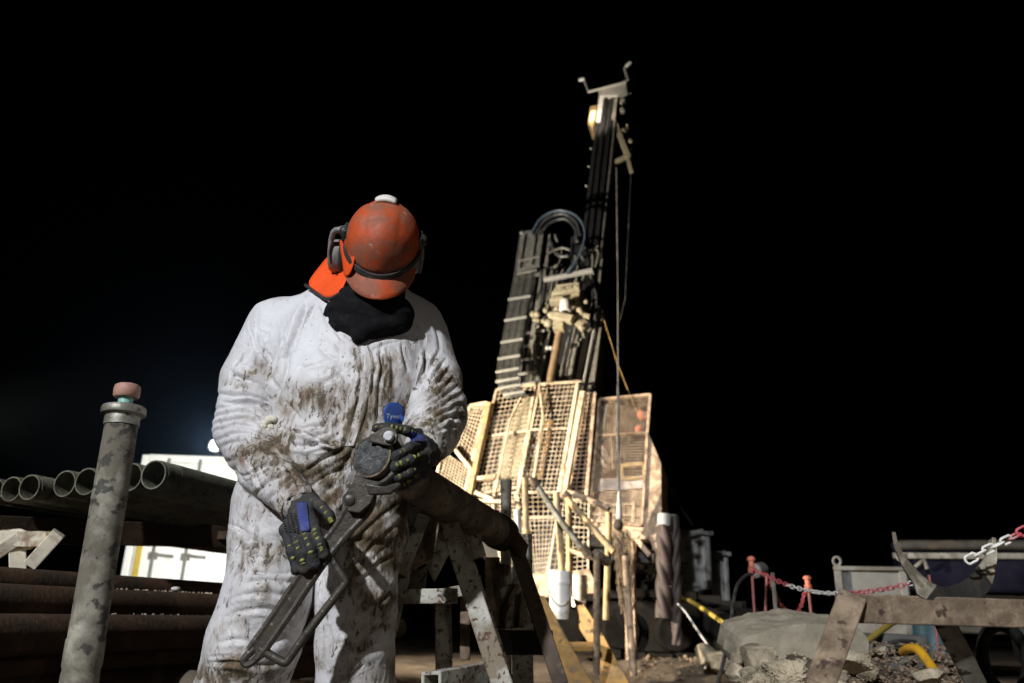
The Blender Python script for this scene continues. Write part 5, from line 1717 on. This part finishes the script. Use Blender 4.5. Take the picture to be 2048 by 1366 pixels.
# ------------------------------------------------------------------ ground
def hgt(x, y):
    m = .36 * math.exp(-((x - 1.32) / .46) ** 2 - ((y - 3.5) / .42) ** 2) + .22 * math.exp(-((x - 2.0) / .5) ** 2 - ((y - 3.8) / .5) ** 2)
    m += .22 * math.exp(-((x - 2.6) / .9) ** 2 - ((y - 4.4) / .7) ** 2)
    m += .16 * math.exp(-((x - 2.3) / 1.2) ** 2 - ((y - 7.2) / .9) ** 2) + .10 * math.exp(-((x - 1.2) / 1.0) ** 2 - ((y - 7.6) / .6) ** 2)
    f = min(1, math.hypot(x, y - 3) / 40)
    v = Vector((x, y, 0))
    return m * (1 + .35 * mnoise.noise(v * 3.1)) + (1 - f) * (.035 * mnoise.noise(v * 1.3) + .03 * mnoise.noise(v * 4.7) + (.05 * m + .008) * mnoise.noise(v * 14)) - .02


xs = sorted(set([-400, -150, -60, -30, -20] + [round(-12 + .5 * i, 3) for i in range(20)] + [round(-2 + .06 * i, 3) for i in range(110)] + [round(4.6 + .4 * i, 3) for i in range(25)] + [16, 22, 40, 100, 400]))
ys = sorted(set([-40, -10, -4] + [round(-2 + .4 * i, 3) for i in range(10)] + [round(2 + .06 * i, 3) for i in range(130)] + [round(9.8 + .5 * i, 3) for i in range(20)] + [21, 26, 40, 80, 200, 700]))
b = MB(); nx = len(xs)
b.add([(x, y, hgt(x, y)) for y in ys for x in xs], [[j * nx + i, j * nx + i + 1, (j + 1) * nx + i + 1, (j + 1) * nx + i] for j in range(len(ys) - 1) for i in range(nx - 1)])
tag(b.build('ground', M['dirt'], smooth=80), kind='structure')


# ------------------------------------------------------------------ rocks
def rock_mesh(c, sx, sy, sz, seed, rough=.28, planes=9, rot=0.0):
    rr = random.Random(seed)
    bm = bmesh.new(); bmesh.ops.create_icosphere(bm, subdivisions=5, radius=1)
    cuts = [(Vector((rr.gauss(0, 1), rr.gauss(0, 1), rr.gauss(0, 1))).normalized(), rr.uniform(.55, .85)) for _ in range(planes)]
    off = Vector((rr.uniform(0, 50), rr.uniform(0, 50), 0))
    rm = Matrix.Rotation(rot, 3, 'Y')
    for v in bm.verts:
        p = v.co.copy()
        for n_, d_ in cuts:
            k = p.dot(n_)
            if k > d_: p -= n_ * (k - d_)
        p *= 1 + rough * .30 * mnoise.noise(p * 1.7 + off) + rough * .20 * abs(mnoise.noise(p * 4 + off)) + rough * .16 * mnoise.noise(p * 11 + off) + rough * .08 * mnoise.noise(p * 24 + off)
        v.co = Vector(c) + rm @ Vector((p.x * sx, p.y * sy, p.z * sz))
    vs = [v.co.copy() for v in bm.verts]; fs = [[v.index for v in f.verts] for f in bm.faces]
    bm.free()
    return vs, fs


def rock(px, py, Y, wx, wz, dep, seed, lab, m='rock', rough=.3, planes=9, rot=0, name='rock'):
    c = P(px, py, Y); b = MB()
    b.add(*rock_mesh(c, W(wx, c), dep, W(wz, c), seed, rough, planes, rot))
    return tag(b.build(name, M[m], smooth=38), lab, 'rock', None)


# the big slab is an outline in the photo's plane given real thickness
c0 = P(1610, 1290, 3.75)
b = MB()
sl = [(1474, 1322), (1482, 1280), (1492, 1270), (1530, 1262), (1546, 1254), (1600, 1250), (1612, 1247), (1660, 1250), (1722, 1258), (1740, 1280), (1738, 1318), (1700, 1326), (1640, 1330), (1580, 1316), (1545, 1326), (1520, 1350), (1490, 1354)]
bm = bmesh.new()
f_ = bm.faces.new([bm.verts.new(P(x, y, 3.62)) for x, y in sl])
ext = bmesh.ops.extrude_face_region(bm, geom=[f_])
bmesh.ops.translate(bm, vec=(.06, .55, .06), verts=[v for v in ext['geom'] if isinstance(v, bmesh.types.BMVert)])
bmesh.ops.triangulate(bm, faces=bm.faces)
for _ in range(5):
    long_ = [e for e in bm.edges if e.calc_length() > .022]
    if long_: bmesh.ops.subdivide_edges(bm, edges=long_, cuts=1); bmesh.ops.triangulate(bm, faces=[f for f in bm.faces if len(f.verts) > 3])
bmesh.ops.recalc_face_normals(bm, faces=bm.faces); bm.normal_update()
for v in bm.verts:
    q = v.co
    v.co = q + v.normal * (.008 * mnoise.noise(q * 4) + -.022 * max(0, .25 - abs(mnoise.noise(q * 3.3 + Vector((7, 3, 1))))) + .009 * mnoise.noise(q * 13) + .006 * mnoise.noise(q * 40)) - Vector((0, .0, 0))
b.add([v.co.copy() for v in bm.verts], [[v.index for v in f.verts] for f in bm.faces]) if not bm.verts.index_update() else 0
bm.free()
o = b.build('stone_slab', M['slab'], smooth=35)
tag(o, 'big flat grey stone slab lying on top of the rubble heap', 'rock')
rock(1520, 1318, 3.52, 40, 38, .14, 5, 'squarish tan rock under the left end of the big slab')
rock(1700, 1322, 3.30, 44, 30, .13, 8, 'pale angular boulder leaning below the big slab by the trestle leg')
rock(1660, 1352, 3.1, 30, 26, .09, 14, 'grey rock below the pale angular boulder')
rock(1468, 1345, 3.42, 20, 18, .07, 11, 'small rounded tan rock low at the left foot of the heap')
rock(1472, 1322, 3.62, 12, 16, .05, 17, 'small pale stone wedged beside the squarish tan rock')
rock(1575, 1352, 3.22, 46, 30, .13, 23, 'crumbly sandy clod in the middle of the heap', rough=1.0, planes=7)
rock(1528, 1372, 3.15, 44, 26, .12, 29, 'crumbly sandy clod at the bottom edge of the heap', rough=1.0, planes=7)
rock(1610, 1388, 3.0, 52, 28, .12, 31, 'sandy clod below the grey rock at the picture edge', rough=1.0, planes=7)
rock(1766, 1306, 4.0, 13, 14, .05, 37, 'small upright stone on the brown rubble behind the trestle')
rock(1860, 1352, 3.0, 30, 16, .08, 41, 'grey stone below the bright yellow hose')
rock(1412, 1308, 6.6, 24, 20, .16, 43, 'dim boulder on the dark ground by the white cable')
rock(1452, 1326, 6.2, 46, 22, .2, 47, 'low brown boulder behind the black hose')
for k_, (px, py, Y, wx, wz, sd) in enumerate([(1640, 1338, 3.38, 26, 20, 61), (1600, 1330, 3.5, 20, 15, 62), (1550, 1342, 3.3, 22, 16, 63), (1500, 1350, 3.3, 20, 15, 64), (1735, 1345, 3.25, 24, 18, 65), (1672, 1378, 2.95, 26, 18, 66)]):
    rock(px, py, Y, wx, wz, .07, sd, ['broken pale stone wedged under the middle of the big slab', 'smaller broken stone under the big slab, left of the grey rock', 'broken stone above the crumbly clod in the heap', 'broken stone at the front left of the heap, over the clods', 'broken stone right of the pale angular boulder behind the trestle leg', 'broken stone beside the trestle leg at the picture edge'][k_], rough=.35, planes=14)
b = MB(); b2_ = MB(); random.seed(33)
for i in range(2600):
    u = random.random()
    if u < .45: px, py = random.uniform(1450, 1720), random.uniform(1318, 1380)
    elif u > .80: continue
    elif u < .72: px, py = random.uniform(1712, 1930), random.uniform(1286, 1372)
    else: px, py = random.uniform(1280, 1460), random.uniform(1315, 1368)
    Y = (3.75 - (py - 1315) * .011 + random.uniform(-.1, .1)) if u < .72 else random.uniform(6.5, 8)
    c = P(px, py, Y); s = W(random.choice([1.5, 2, 2, 2.5, 3, 3, 4, 5, 7]), c)
    c.z = max(c.z if u > .45 else -9, hgt(c.x, c.y)) + s * .1
    bm = bmesh.new(); bmesh.ops.create_icosphere(bm, subdivisions=1, radius=s)
    kx, kz = random.uniform(.7, 1.5), random.uniform(.5, 1.0)
    for v in bm.verts: v.co = c + Vector((v.co.x * kx * random.uniform(.55, 1.15), v.co.y * random.uniform(.6, 1.2), v.co.z * kz * random.uniform(.5, 1.15)))
    (b2_ if u < .45 else b).add([v.co.copy() for v in bm.verts], [[v.index for v in f.verts] for f in bm.faces]); bm.free()
tag(b2_.build('gravel', mat('sandy_gravel', (.42, .345, .225), .95, 0, .3, 25, .5, 60, (.30, .24, .16), .4, 9, spec=.2), smooth=0), kind='stuff')
tag(b.build('rubble', mat('brown_rubble', (.22, .16, .105), .95, 0, .35, 25, .5, 60, (.36, .29, .21), .36, 9, spec=.2), smooth=0), kind='stuff')

# ------------------------------------------------------------------ barrier posts and plastic chains
def barrier(px, ytop, Y, lab, lean=0.0, cap=True):
    t = P(px, ytop, Y)
    gz = -.01
    base = Vector((t.x + lean * t.z, t.y, gz))
    root = thing('barrier_post', lab, 'barrier post', base, 'red barrier posts')
    d = (t - base).normalized(); L = (t - base).length
    b = MB(); b.tube([base, base + d * (L - (.1 if cap else .0))], .0078 * Y / 5, 12); b.build('pole', M['redpost'], root)
    k = Y / 5
    if not cap: return t
    b = MB(); b.lathe(base + d * L, -d, [(0, -.004), (.014 * k, -.002), (.024 * k, .010), (.025 * k, .022), (.016 * k, .026), (.015 * k, .065), (.022 * k, .07), (.020 * k, .10), (.012 * k, .105)], 20)
    b.build('cap', M['orange'], root, smooth=50)
    return t


t1 = barrier(1502, 1113, 5.0, 'red barrier post with an orange cap nearest the big slab')
t2_ = barrier(1534, 1150, 6.2, 'leaning red barrier post behind the first, its top hidden by the chain', -.11, False)
t3 = barrier(1614, 1152, 6.7, 'red barrier post with an orange cap, farthest and right of the others', .03)


def link_proto(m, s):
    b = MB()
    pts = []
    for k in range(16):
        a = 2 * math.pi * k / 16
        pts.append((s * (.30 * math.cos(a) + (.34 if math.cos(a) > 0 else -.34)), s * .40 * math.sin(a), 0))
    b.tube(pts, s * .125, 8, closed=True)
    me = bpy.data.meshes.new('link'); me.from_pydata([tuple(p) for p in b.v], [], b.f); me.shade_smooth(); me.materials.append(m)
    return me


def chain(name, lab, pts, pitch, colour):
    """links strung along a smooth line; colour(k) picks red or white"""
    line = smooth3(pts, 14)
    acc = [0]
    for p, q in zip(line, line[1:]): acc.append(acc[-1] + (q - p).length)
    root = thing(name, lab, 'chain', line[0])
    s = pitch / 1.04
    lm = {c: link_proto(M[c], s) for c in ('redlink', 'whitelink')}
    n = int(acc[-1] / pitch); far = []
    for k in range(n):
        t = (k + .5) * pitch
        i = max(j for j in range(len(acc)) if acc[j] <= t); i = min(i, len(line) - 2)
        f = (t - acc[i]) / max(acc[i + 1] - acc[i], 1e-6)
        p = line[i].lerp(line[i + 1], f); d = (line[i + 1] - line[i]).normalized()
        side = d.cross(Vector((0, -1, -.2))).normalized(); up = side.cross(d)
        a = (math.pi / 2) * (k % 2) + random.gauss(.12, .22)
        y = side * math.cos(a) + up * math.sin(a); z = d.cross(y)
        mt = Matrix(((d.x, y.x, z.x, 0), (d.y, y.y, z.y, 0), (d.z, y.z, z.z, 0), (0, 0, 0, 1))); mt.translation = p - line[0]
        if k < n - 98:                                   # the farthest, smallest links: one part
            far.append((mt, colour(k, n, p))); continue
        o = bpy.data.objects.new('link', lm[colour(k, n, p)]); C.objects.link(o); o.parent = root
        o.matrix_local = mt
    if far:
        bm = bmesh.new()
        for mt, c_ in far:
            nv_ = len(bm.verts); nf_ = len(bm.faces)
            bm.from_mesh(lm[c_]); bm.verts.ensure_lookup_table(); bm.faces.ensure_lookup_table()
            for v in bm.verts[nv_:]: v.co = mt @ v.co
            for f in bm.faces[nf_:]: f.material_index = 0 if c_ == 'redlink' else 1; f.smooth = True
        me = bpy.data.meshes.new('far_links'); bm.to_mesh(me); bm.free()
        me.materials.append(M['redlink']); me.materials.append(M['whitelink'])
        o = bpy.data.objects.new('far_links', me); C.objects.link(o); o.parent = root; o['kind'] = 'stuff'


chain('barrier_chain', 'red and white plastic chain strung from the nearest post across to the saddle trestle',
      [P(1500, 1136, 4.98), P(1530, 1150, 4.9), P(1575, 1170, 4.75), P(1620, 1182, 4.6), P(1665, 1187, 4.4), P(1720, 1185, 4.25), P(1780, 1176, 4.12), P(1858, 1158, 4.0)],
      .026, lambda k, n, p: (lambda x: 'redlink' if x < 1577 or 1692 < x < 1822 or x > 2014 else 'whitelink')(project(np.array([list(p)]))[0][0]))
chain('barrier_chain', 'red plastic chain sagging deep between the leaning post and the farthest post',
      [P(1536, 1158, 6.2), P(1552, 1190, 6.25), P(1570, 1218, 6.35), P(1590, 1229, 6.45), P(1602, 1212, 6.55), P(1613, 1172, 6.66)], .030,
      lambda k, n, p: 'whitelink' if .42 < k / n < .62 else 'redlink')
chain('barrier_chain', 'white plastic chain with a red end rising from the saddle out of the picture',
      [P(1934, 1122, 1.60), P(1962, 1106, 1.60), P(2000, 1087, 1.60), P(2040, 1066, 1.60), P(2076, 1044, 1.60)], .0205,
      lambda k, n, p: (lambda x: 'redlink' if x > 2014 else 'whitelink')(project(np.array([list(p)]))[0][0]))
barrier(1858, 1150, 4.0, 'red barrier post mostly hidden behind the saddle trestle', 0, False)
# short grey cylinder on a thin stand behind the first post
b = MB(); p0, p1 = P(1508, 1142, 5.8), P(1544, 1134, 6.0); b.lathe(p0, p1 - p0, [(.0, .01), (.03, 0), (.05, .01), (.05, .12), (.045, .13), (.0, .14)], 20)
b.bar(p1 + Vector((0, 0, -.04)), Vector((p1.x + .02, p1.y, 0)), .02, .02)
tag(b.build('metal_cylinder', M['mastgrey'], smooth=45), 'short grey metal cylinder on a thin stand behind the nearest post', 'cylinder')

# ------------------------------------------------------------------ hoses and cables
def hose(name, m, pts, r, lab, cat='hose', n=12):
    b = MB(); b.tube(smooth3([P(*p) for p in pts], 8), W(r, P(*pts[len(pts) // 2])), n)
    return tag(b.build(name, M[m] if isinstance(m, str) else m, smooth=80), lab, cat)


hose('black_hose', 'hose', [(1506, 1146, 5.0), (1490, 1152, 4.95), (1474, 1172, 4.85), (1466, 1210, 4.7), (1460, 1260, 4.4), (1450, 1310, 4.1), (1436, 1366, 3.8), (1424, 1420, 3.6)], 3.6, 'thin black hose arching from the nearest post down to the ground')
hose('yellow_hose', 'ydull', [(1330, 1186, 9.0), (1366, 1195, 8.7), (1400, 1214, 8.2), (1450, 1248, 7.4), (1484, 1272, 6.8), (1520, 1300, 6.4)], 5, 'dull yellow hose running from the ribbed sleeves behind the slab')
hose('yellow_hose', 'ydull', [(1700, 1306, 4.9), (1735, 1282, 5.1), (1775, 1252, 5.4), (1800, 1236, 5.6)], 6, 'dull yellow hose rising behind the saddle trestle leg')
hose('yellow_hose', 'yhose', [(1806, 1304, 3.5), (1818, 1297, 3.42), (1836, 1300, 3.35), (1852, 1318, 3.3), (1866, 1338, 3.24), (1874, 1348, 3.2)], 9.5, 'short bright yellow hose end curving over the rubble')
hose('white_cable', 'palegrey', [(1356, 1208, 7.6), (1372, 1226, 7.4), (1396, 1262, 7.1), (1420, 1298, 6.8), (1422, 1316, 6.7), (1410, 1336, 6.6)], 2, 'thin pale cable looping down to the dim boulder', 'cable')

# ------------------------------------------------------------------ bin, tarpaulin trailer, drum
bn = thing('steel_bin', 'grey steel bin with a lifting eye behind the saddle trestle', 'bin', Vector((P(1740, 1200, 7.0).x, 7.0, 0)))
a, c = P(1671, 1131, 7.0), P(1806, 1131, 7.0)
b = MB(); b.cuboid(a.x + .03, c.x, 7.0, 8.2, .12, a.z - .035); b.build('body', M['bin'], bn, bevel=.02)
b = MB(); b.cuboid(a.x, c.x + .02, 6.96, 8.24, a.z - .035, a.z); b.build('rim', M['bin'], bn, bevel=.008)
for fx in (.06, .93): 
    b = MB(); b.cuboid(a.x + (c.x - a.x) * fx - .03, a.x + (c.x - a.x) * fx + .03, 6.955, 6.998, .06, a.z - .037); b.build('corner_rib', M['bin'], bn, bevel=.006)
b = MB(); e = P(1680, 1121, 6.98); b.tube([e + Vector((.03 * math.cos(k), 0, .035 * math.sin(k))) for k in [2 * math.pi * i / 18 for i in range(18)]], .011, 8, closed=True); b.bar(e + Vector((0, 0, -.03)), e + Vector((0, 0, -.055)), .05, .02); b.build('lifting_eye', M['bin'], bn)
for fx in (.08, .92):
    b = MB(); b.cuboid(a.x + (c.x - a.x) * fx - .06, a.x + (c.x - a.x) * fx + .06, 7.05, 8.1, -.02, .118); b.build('skid', M['dark'], bn)

bn.rotation_euler.z = R(-23)
tl = thing('covered_trailer', 'dark trailer under a navy tarpaulin beyond the saddle trestle', 'trailer', Vector((P(1960, 1200, 8.6).x, 8.6, 0)))
a, c = P(1796, 1076, 8.6), P(2330, 1090, 8.6); bt = P(1830, 1200, 8.6)
b = MB(); nxx, nzz = 40, 14; vs, fs = [], []
for j in range(nzz + 1):
    for i in range(nxx + 1):
        x = a.x + (c.x - a.x) * i / nxx; z = bt.z + .1 + (a.z - .12 - bt.z) * j / nzz
        vs.append(Vector((x, 8.6 - .05 * mnoise.noise(Vector((x * 2.2, z * 3, 3))) - .03 * mnoise.noise(Vector((x * 6, z * 2, 8))), z)))
for j in range(nzz):
    for i in range(nxx): fs.append([j * (nxx + 1) + i, j * (nxx + 1) + i + 1, (j + 1) * (nxx + 1) + i + 1, (j + 1) * (nxx + 1) + i])
b.add(vs, fs); o = b.build('tarpaulin', M['navy'], tl, smooth=80); s_ = o.modifiers.new('t', 'SOLIDIFY'); s_.thickness = .02; s_.offset = -1
b = MB(); b.cuboid(a.x + .05, c.x - .05, 8.75, 9.2, bt.z + .05, a.z - .15); b.build('bed', M['dark'], tl, bevel=.02)
b = MB(); b.cuboid(a.x + .06, c.x, 8.5, 9.25, a.z - .10, a.z); b.build('roof', M['dark'], tl, bevel=.03)
b = MB(); b.cuboid(a.x, c.x, 8.54, 8.60, a.z - .19, a.z - .13); b.build('side_rail', M['mastgrey'], tl, bevel=.008)
b = MB(); b.cuboid(a.x + .05, c.x, 8.7, 9.2, .45, bt.z + .045); b.build('chassis', M['dark'], tl, bevel=.02)
for x in (.5, .85):
    w0 = Vector((a.x + (c.x - a.x) * x, 8.62, .36)); b = MB(); b.lathe(w0, (0, 1, 0), [(.1, 0), (.22, .0), (.25, .03), (.36, .02), (.38, .06), (.38, .22), (.34, .26)], 28); b.build('wheel', M['hose'], tl, smooth=50)
b = MB(); b.plate([P(1812, 1103, 8.5), P(1828, 1102, 8.5), P(1830, 1122, 8.5), P(1818, 1116, 8.5)], Vector((0, .02, 0))); b.build('reflector_plate', M['cabinet'], tl)
tl.rotation_euler.z = R(-24)
b = MB(); b.tube([P(1856, 1132, 8.45), P(1866, 1122, 8.45), P(1872, 1116, 8.45), P(1876, 1128, 8.45), P(1878, 1136, 8.45)], .02, 8); b.build('strap', M['mastgrey'], tl)
dr = thing('plastic_drum', 'teal plastic drum standing on the ground behind the saddle trestle', 'drum', Vector((P(1868, 1280, 5.9).x, 5.9, .05)))
b = MB(); p = P(1868, 1250, 5.9); b.lathe(Vector((p.x, 5.9, -.0)), (0, 0, 1), [(0, 0), (.13, 0), (.145, .03), (.145, .16), (.15, .17), (.145, .18), (.145, .3), (.15, .31), (.145, .32), (.14, p.z + .05), (.12, p.z + .07), (0, p.z + .07)], 28); b.build('shell', M['teal'], dr, smooth=40)
b = MB(); b.lathe(Vector((p.x + .07, 5.85, p.z + .07)), (0, 0, 1), [(.025, -.005), (.025, .02), (0, .022)], 14); b.build('bung', M['dark'], dr)
wb_ = thing('wire_basket', 'grey crate with a dark wire rim behind the bright yellow hose', 'crate', P(1800, 1320, 5.3))
b = MB(); q = P(1775, 1268, 5.3); b.cuboid(q.x - .12, q.x + .26, 5.3, 5.7, 0, q.z); b.build('body', M['bin'], wb_, bevel=.02)
b = MB(); b.tube([P(1775, 1300, 5.2), P(1778, 1286, 5.2), P(1800, 1282, 5.2), P(1832, 1284, 5.2), P(1834, 1292, 5.2)], .012, 8); b.tube([P(1788, 1292, 5.2), P(1830, 1290, 5.2)], .01, 8); b.build('wire_rim', M['dark'], wb_)

# ------------------------------------------------------------------ lit container and its floodlight, far left
ct = thing('shipping_container', 'white container end with door bars, brightly lit behind the pipe rack', 'container', Vector((-4.7, 12, 0)))
aL = P(247, 1140, 12.0); top = P(400, 914, 12.0).z; xR = aL.x + 2.45
b = MB(); b.cuboid(aL.x, xR, 12.0, 18.0, .15, top); b.build('body', M['container'], ct, bevel=.02)
for fx in (.0, .5):
    x0 = aL.x + .12 + (xR - aL.x - .2) * fx; x1 = x0 + 1.06
    b = MB(); b.cuboid(x0, x1, 11.955, 11.997, .3, top - .12); dd = b.build('door', M['container'], ct, bevel=.01)
    for k in (.28, .72):
        b = MB(); xx = x0 + (x1 - x0) * k; b.tube([(xx, 11.93, .2), (xx, 11.93, top - .05)], .022, 10)
        for z in (.5, 1.1, 1.8): b.cuboid(xx - .06, xx + .06, 11.915, 11.95, z - .05, z + .05)
        b.bar((xx, 11.9, 1.12), (xx + .3, 11.9, 1.10), .04, .03); b.build('lock_rod', M['bin'], dd)
for x0 in (aL.x - .003, xR - .1):
    b = MB(); b.cuboid(x0, x0 + .1, 11.94, 11.996, .15, top); b.build('corner_post', M['container'], ct, bevel=.01)
b = MB(); b.cuboid(aL.x + .16, aL.x + .24, 11.93, 11.953, .2, top - .1); b.build('edge_strip', M['ydull'], ct)
b = MB(); b.cuboid(aL.x + .098, xR - .102, 11.94, 11.996, top - .1, top + .01); b.build('header', M['container'], ct, bevel=.01)

fl = thing('floodlight', 'dazzling white floodlight on top of the container at the worker\'s elbow', 'floodlight', Vector((P(431, 900, 12.2).x, 12.2, top)))
fc = P(430, 890, 11.9)
b = MB(); b.lathe(fc + Vector((0, .02, 0)), (0, 1, 0), [(.0, .12), (.06, .12), (.12, .06), (.125, 0), (.11, -.012)], 24); b.build('housing', M['dark'], fl, bevel=.01)
b = MB(); b.lathe(fc + Vector((0, .01, 0)), (0, -1, 0), [(.0, .02), (.04, .016), (.068, .008), (.082, -.004)], 24); b.build('lens', glow('flood_glass', (.80, .90, 1.0), 60), fl)
b = MB(); b.bar(fc + Vector((0, .12, -.12)), Vector((fc.x, fc.y + .25, top)), .05, .05); b.build('bracket', M['dark'], fl)
# ------------------------------------------------------------------ night sky and lamps
w = bpy.data.worlds.new('World'); SC.world = w; w.use_nodes = True
nt = w.node_tree; bg = nt.nodes['Background']
sky = nt.nodes.new('ShaderNodeTexSky'); sky.sky_type = 'NISHITA'; sky.sun_disc = False
sky.sun_elevation = R(-6); sky.sun_rotation = R(200)
nt.links.new(sky.outputs[0], bg.inputs['Color']); bg.inputs['Strength'].default_value = 0.0006


def spot(name, loc, aim, watts, col, size=60, blend=.4, rad=.15):
    l = bpy.data.lights.new(name, 'SPOT'); l.energy = watts; l.color = col; l.spot_size = R(size); l.spot_blend = blend; l.shadow_soft_size = rad
    o = bpy.data.objects.new(name, l); C.objects.link(o); o.location = loc
    o.rotation_euler = (Vector(aim) - Vector(loc)).to_track_quat('-Z', 'Y').to_euler()
    return o


# work light tower in front and to the left of the worker (outside the photo)
spot('light_tower_lamp', (-6.0, -9.9, 8.2), (1.0, 3.1, 1.6), 11500, (.91, .94, 1.0), 27, .5, .2)
# added fill lamp, unseen beyond the right edge, brightens the trestle
spot('added_fill_lamp', (10, -7, 4.5), (.35, 2.6, .7), 420, (1.0, .93, .82), 14, .8, .3)
# warm floods at the rig, to its left beyond the picture edge
spot('rig_flood_lamp', (-4.7, 6.1, 1.9), (.8, 8.7, 1.75), 5600, (1.0, .88, .70), 62, .7, .1)
spot('rig_mast_lamp', (-4.7, 6.6, 1.6), (1.1, 9.8, 6.4), 3900, (1.0, .92, .80), 40, .8, .1)
spot('mast_top_lamp', mast_lamp_at, mast_lamp_at + Vector((.2, 1.2, .15)), 26, (1.0, .86, .66), 120, .6, .05)
# floods at the container and under the rack
spot('container_lamp', (-2.0, 7.2, 1.3), (-4.7, 12, 1.75), 2300, (1.0, .98, .92), 46, .5, .12)
spot('rack_lamp', (-5.2, 2.6, .35), (-1.9, 3.7, .85), 130, (1.0, .88, .68), 30, .7, .1)
spot('floodlight_beam', fc + Vector((0, -.06, 0)), CAM + Vector((-.4, 0, .3)), 260, (.50, .72, 1.0), 22, .6, .08)

SC.view_settings.view_transform = 'Standard'; SC.view_settings.look = 'None'
SC.view_settings.exposure = 0; SC.view_settings.gamma = 1
SC.cycles.use_denoising = True
SC.cycles.max_bounces = 5
SC.cycles.sample_clamp_indirect = 4
SC.cycles.light_sampling_threshold = 0.0
# ------------------------------------------------------------------ dusty night air
b = MB(); b.cuboid(-30, 30, -22, 32, -1.6, 14)
hm_ = bpy.data.materials.new('dusty_air'); hm_.use_nodes = True; nt = hm_.node_tree
nt.nodes.remove(nt.nodes['Principled BSDF'])
pv = nt.nodes.new('ShaderNodeVolumePrincipled'); pv.inputs['Color'].default_value = (.75, .86, 1, 1)
pv.inputs['Density'].default_value = .0006; pv.inputs['Anisotropy'].default_value = .88
nt.links.new(pv.outputs[0], nt.nodes['Material Output'].inputs['Volume'])
tag(b.build('haze', hm_, smooth=0), kind='stuff')
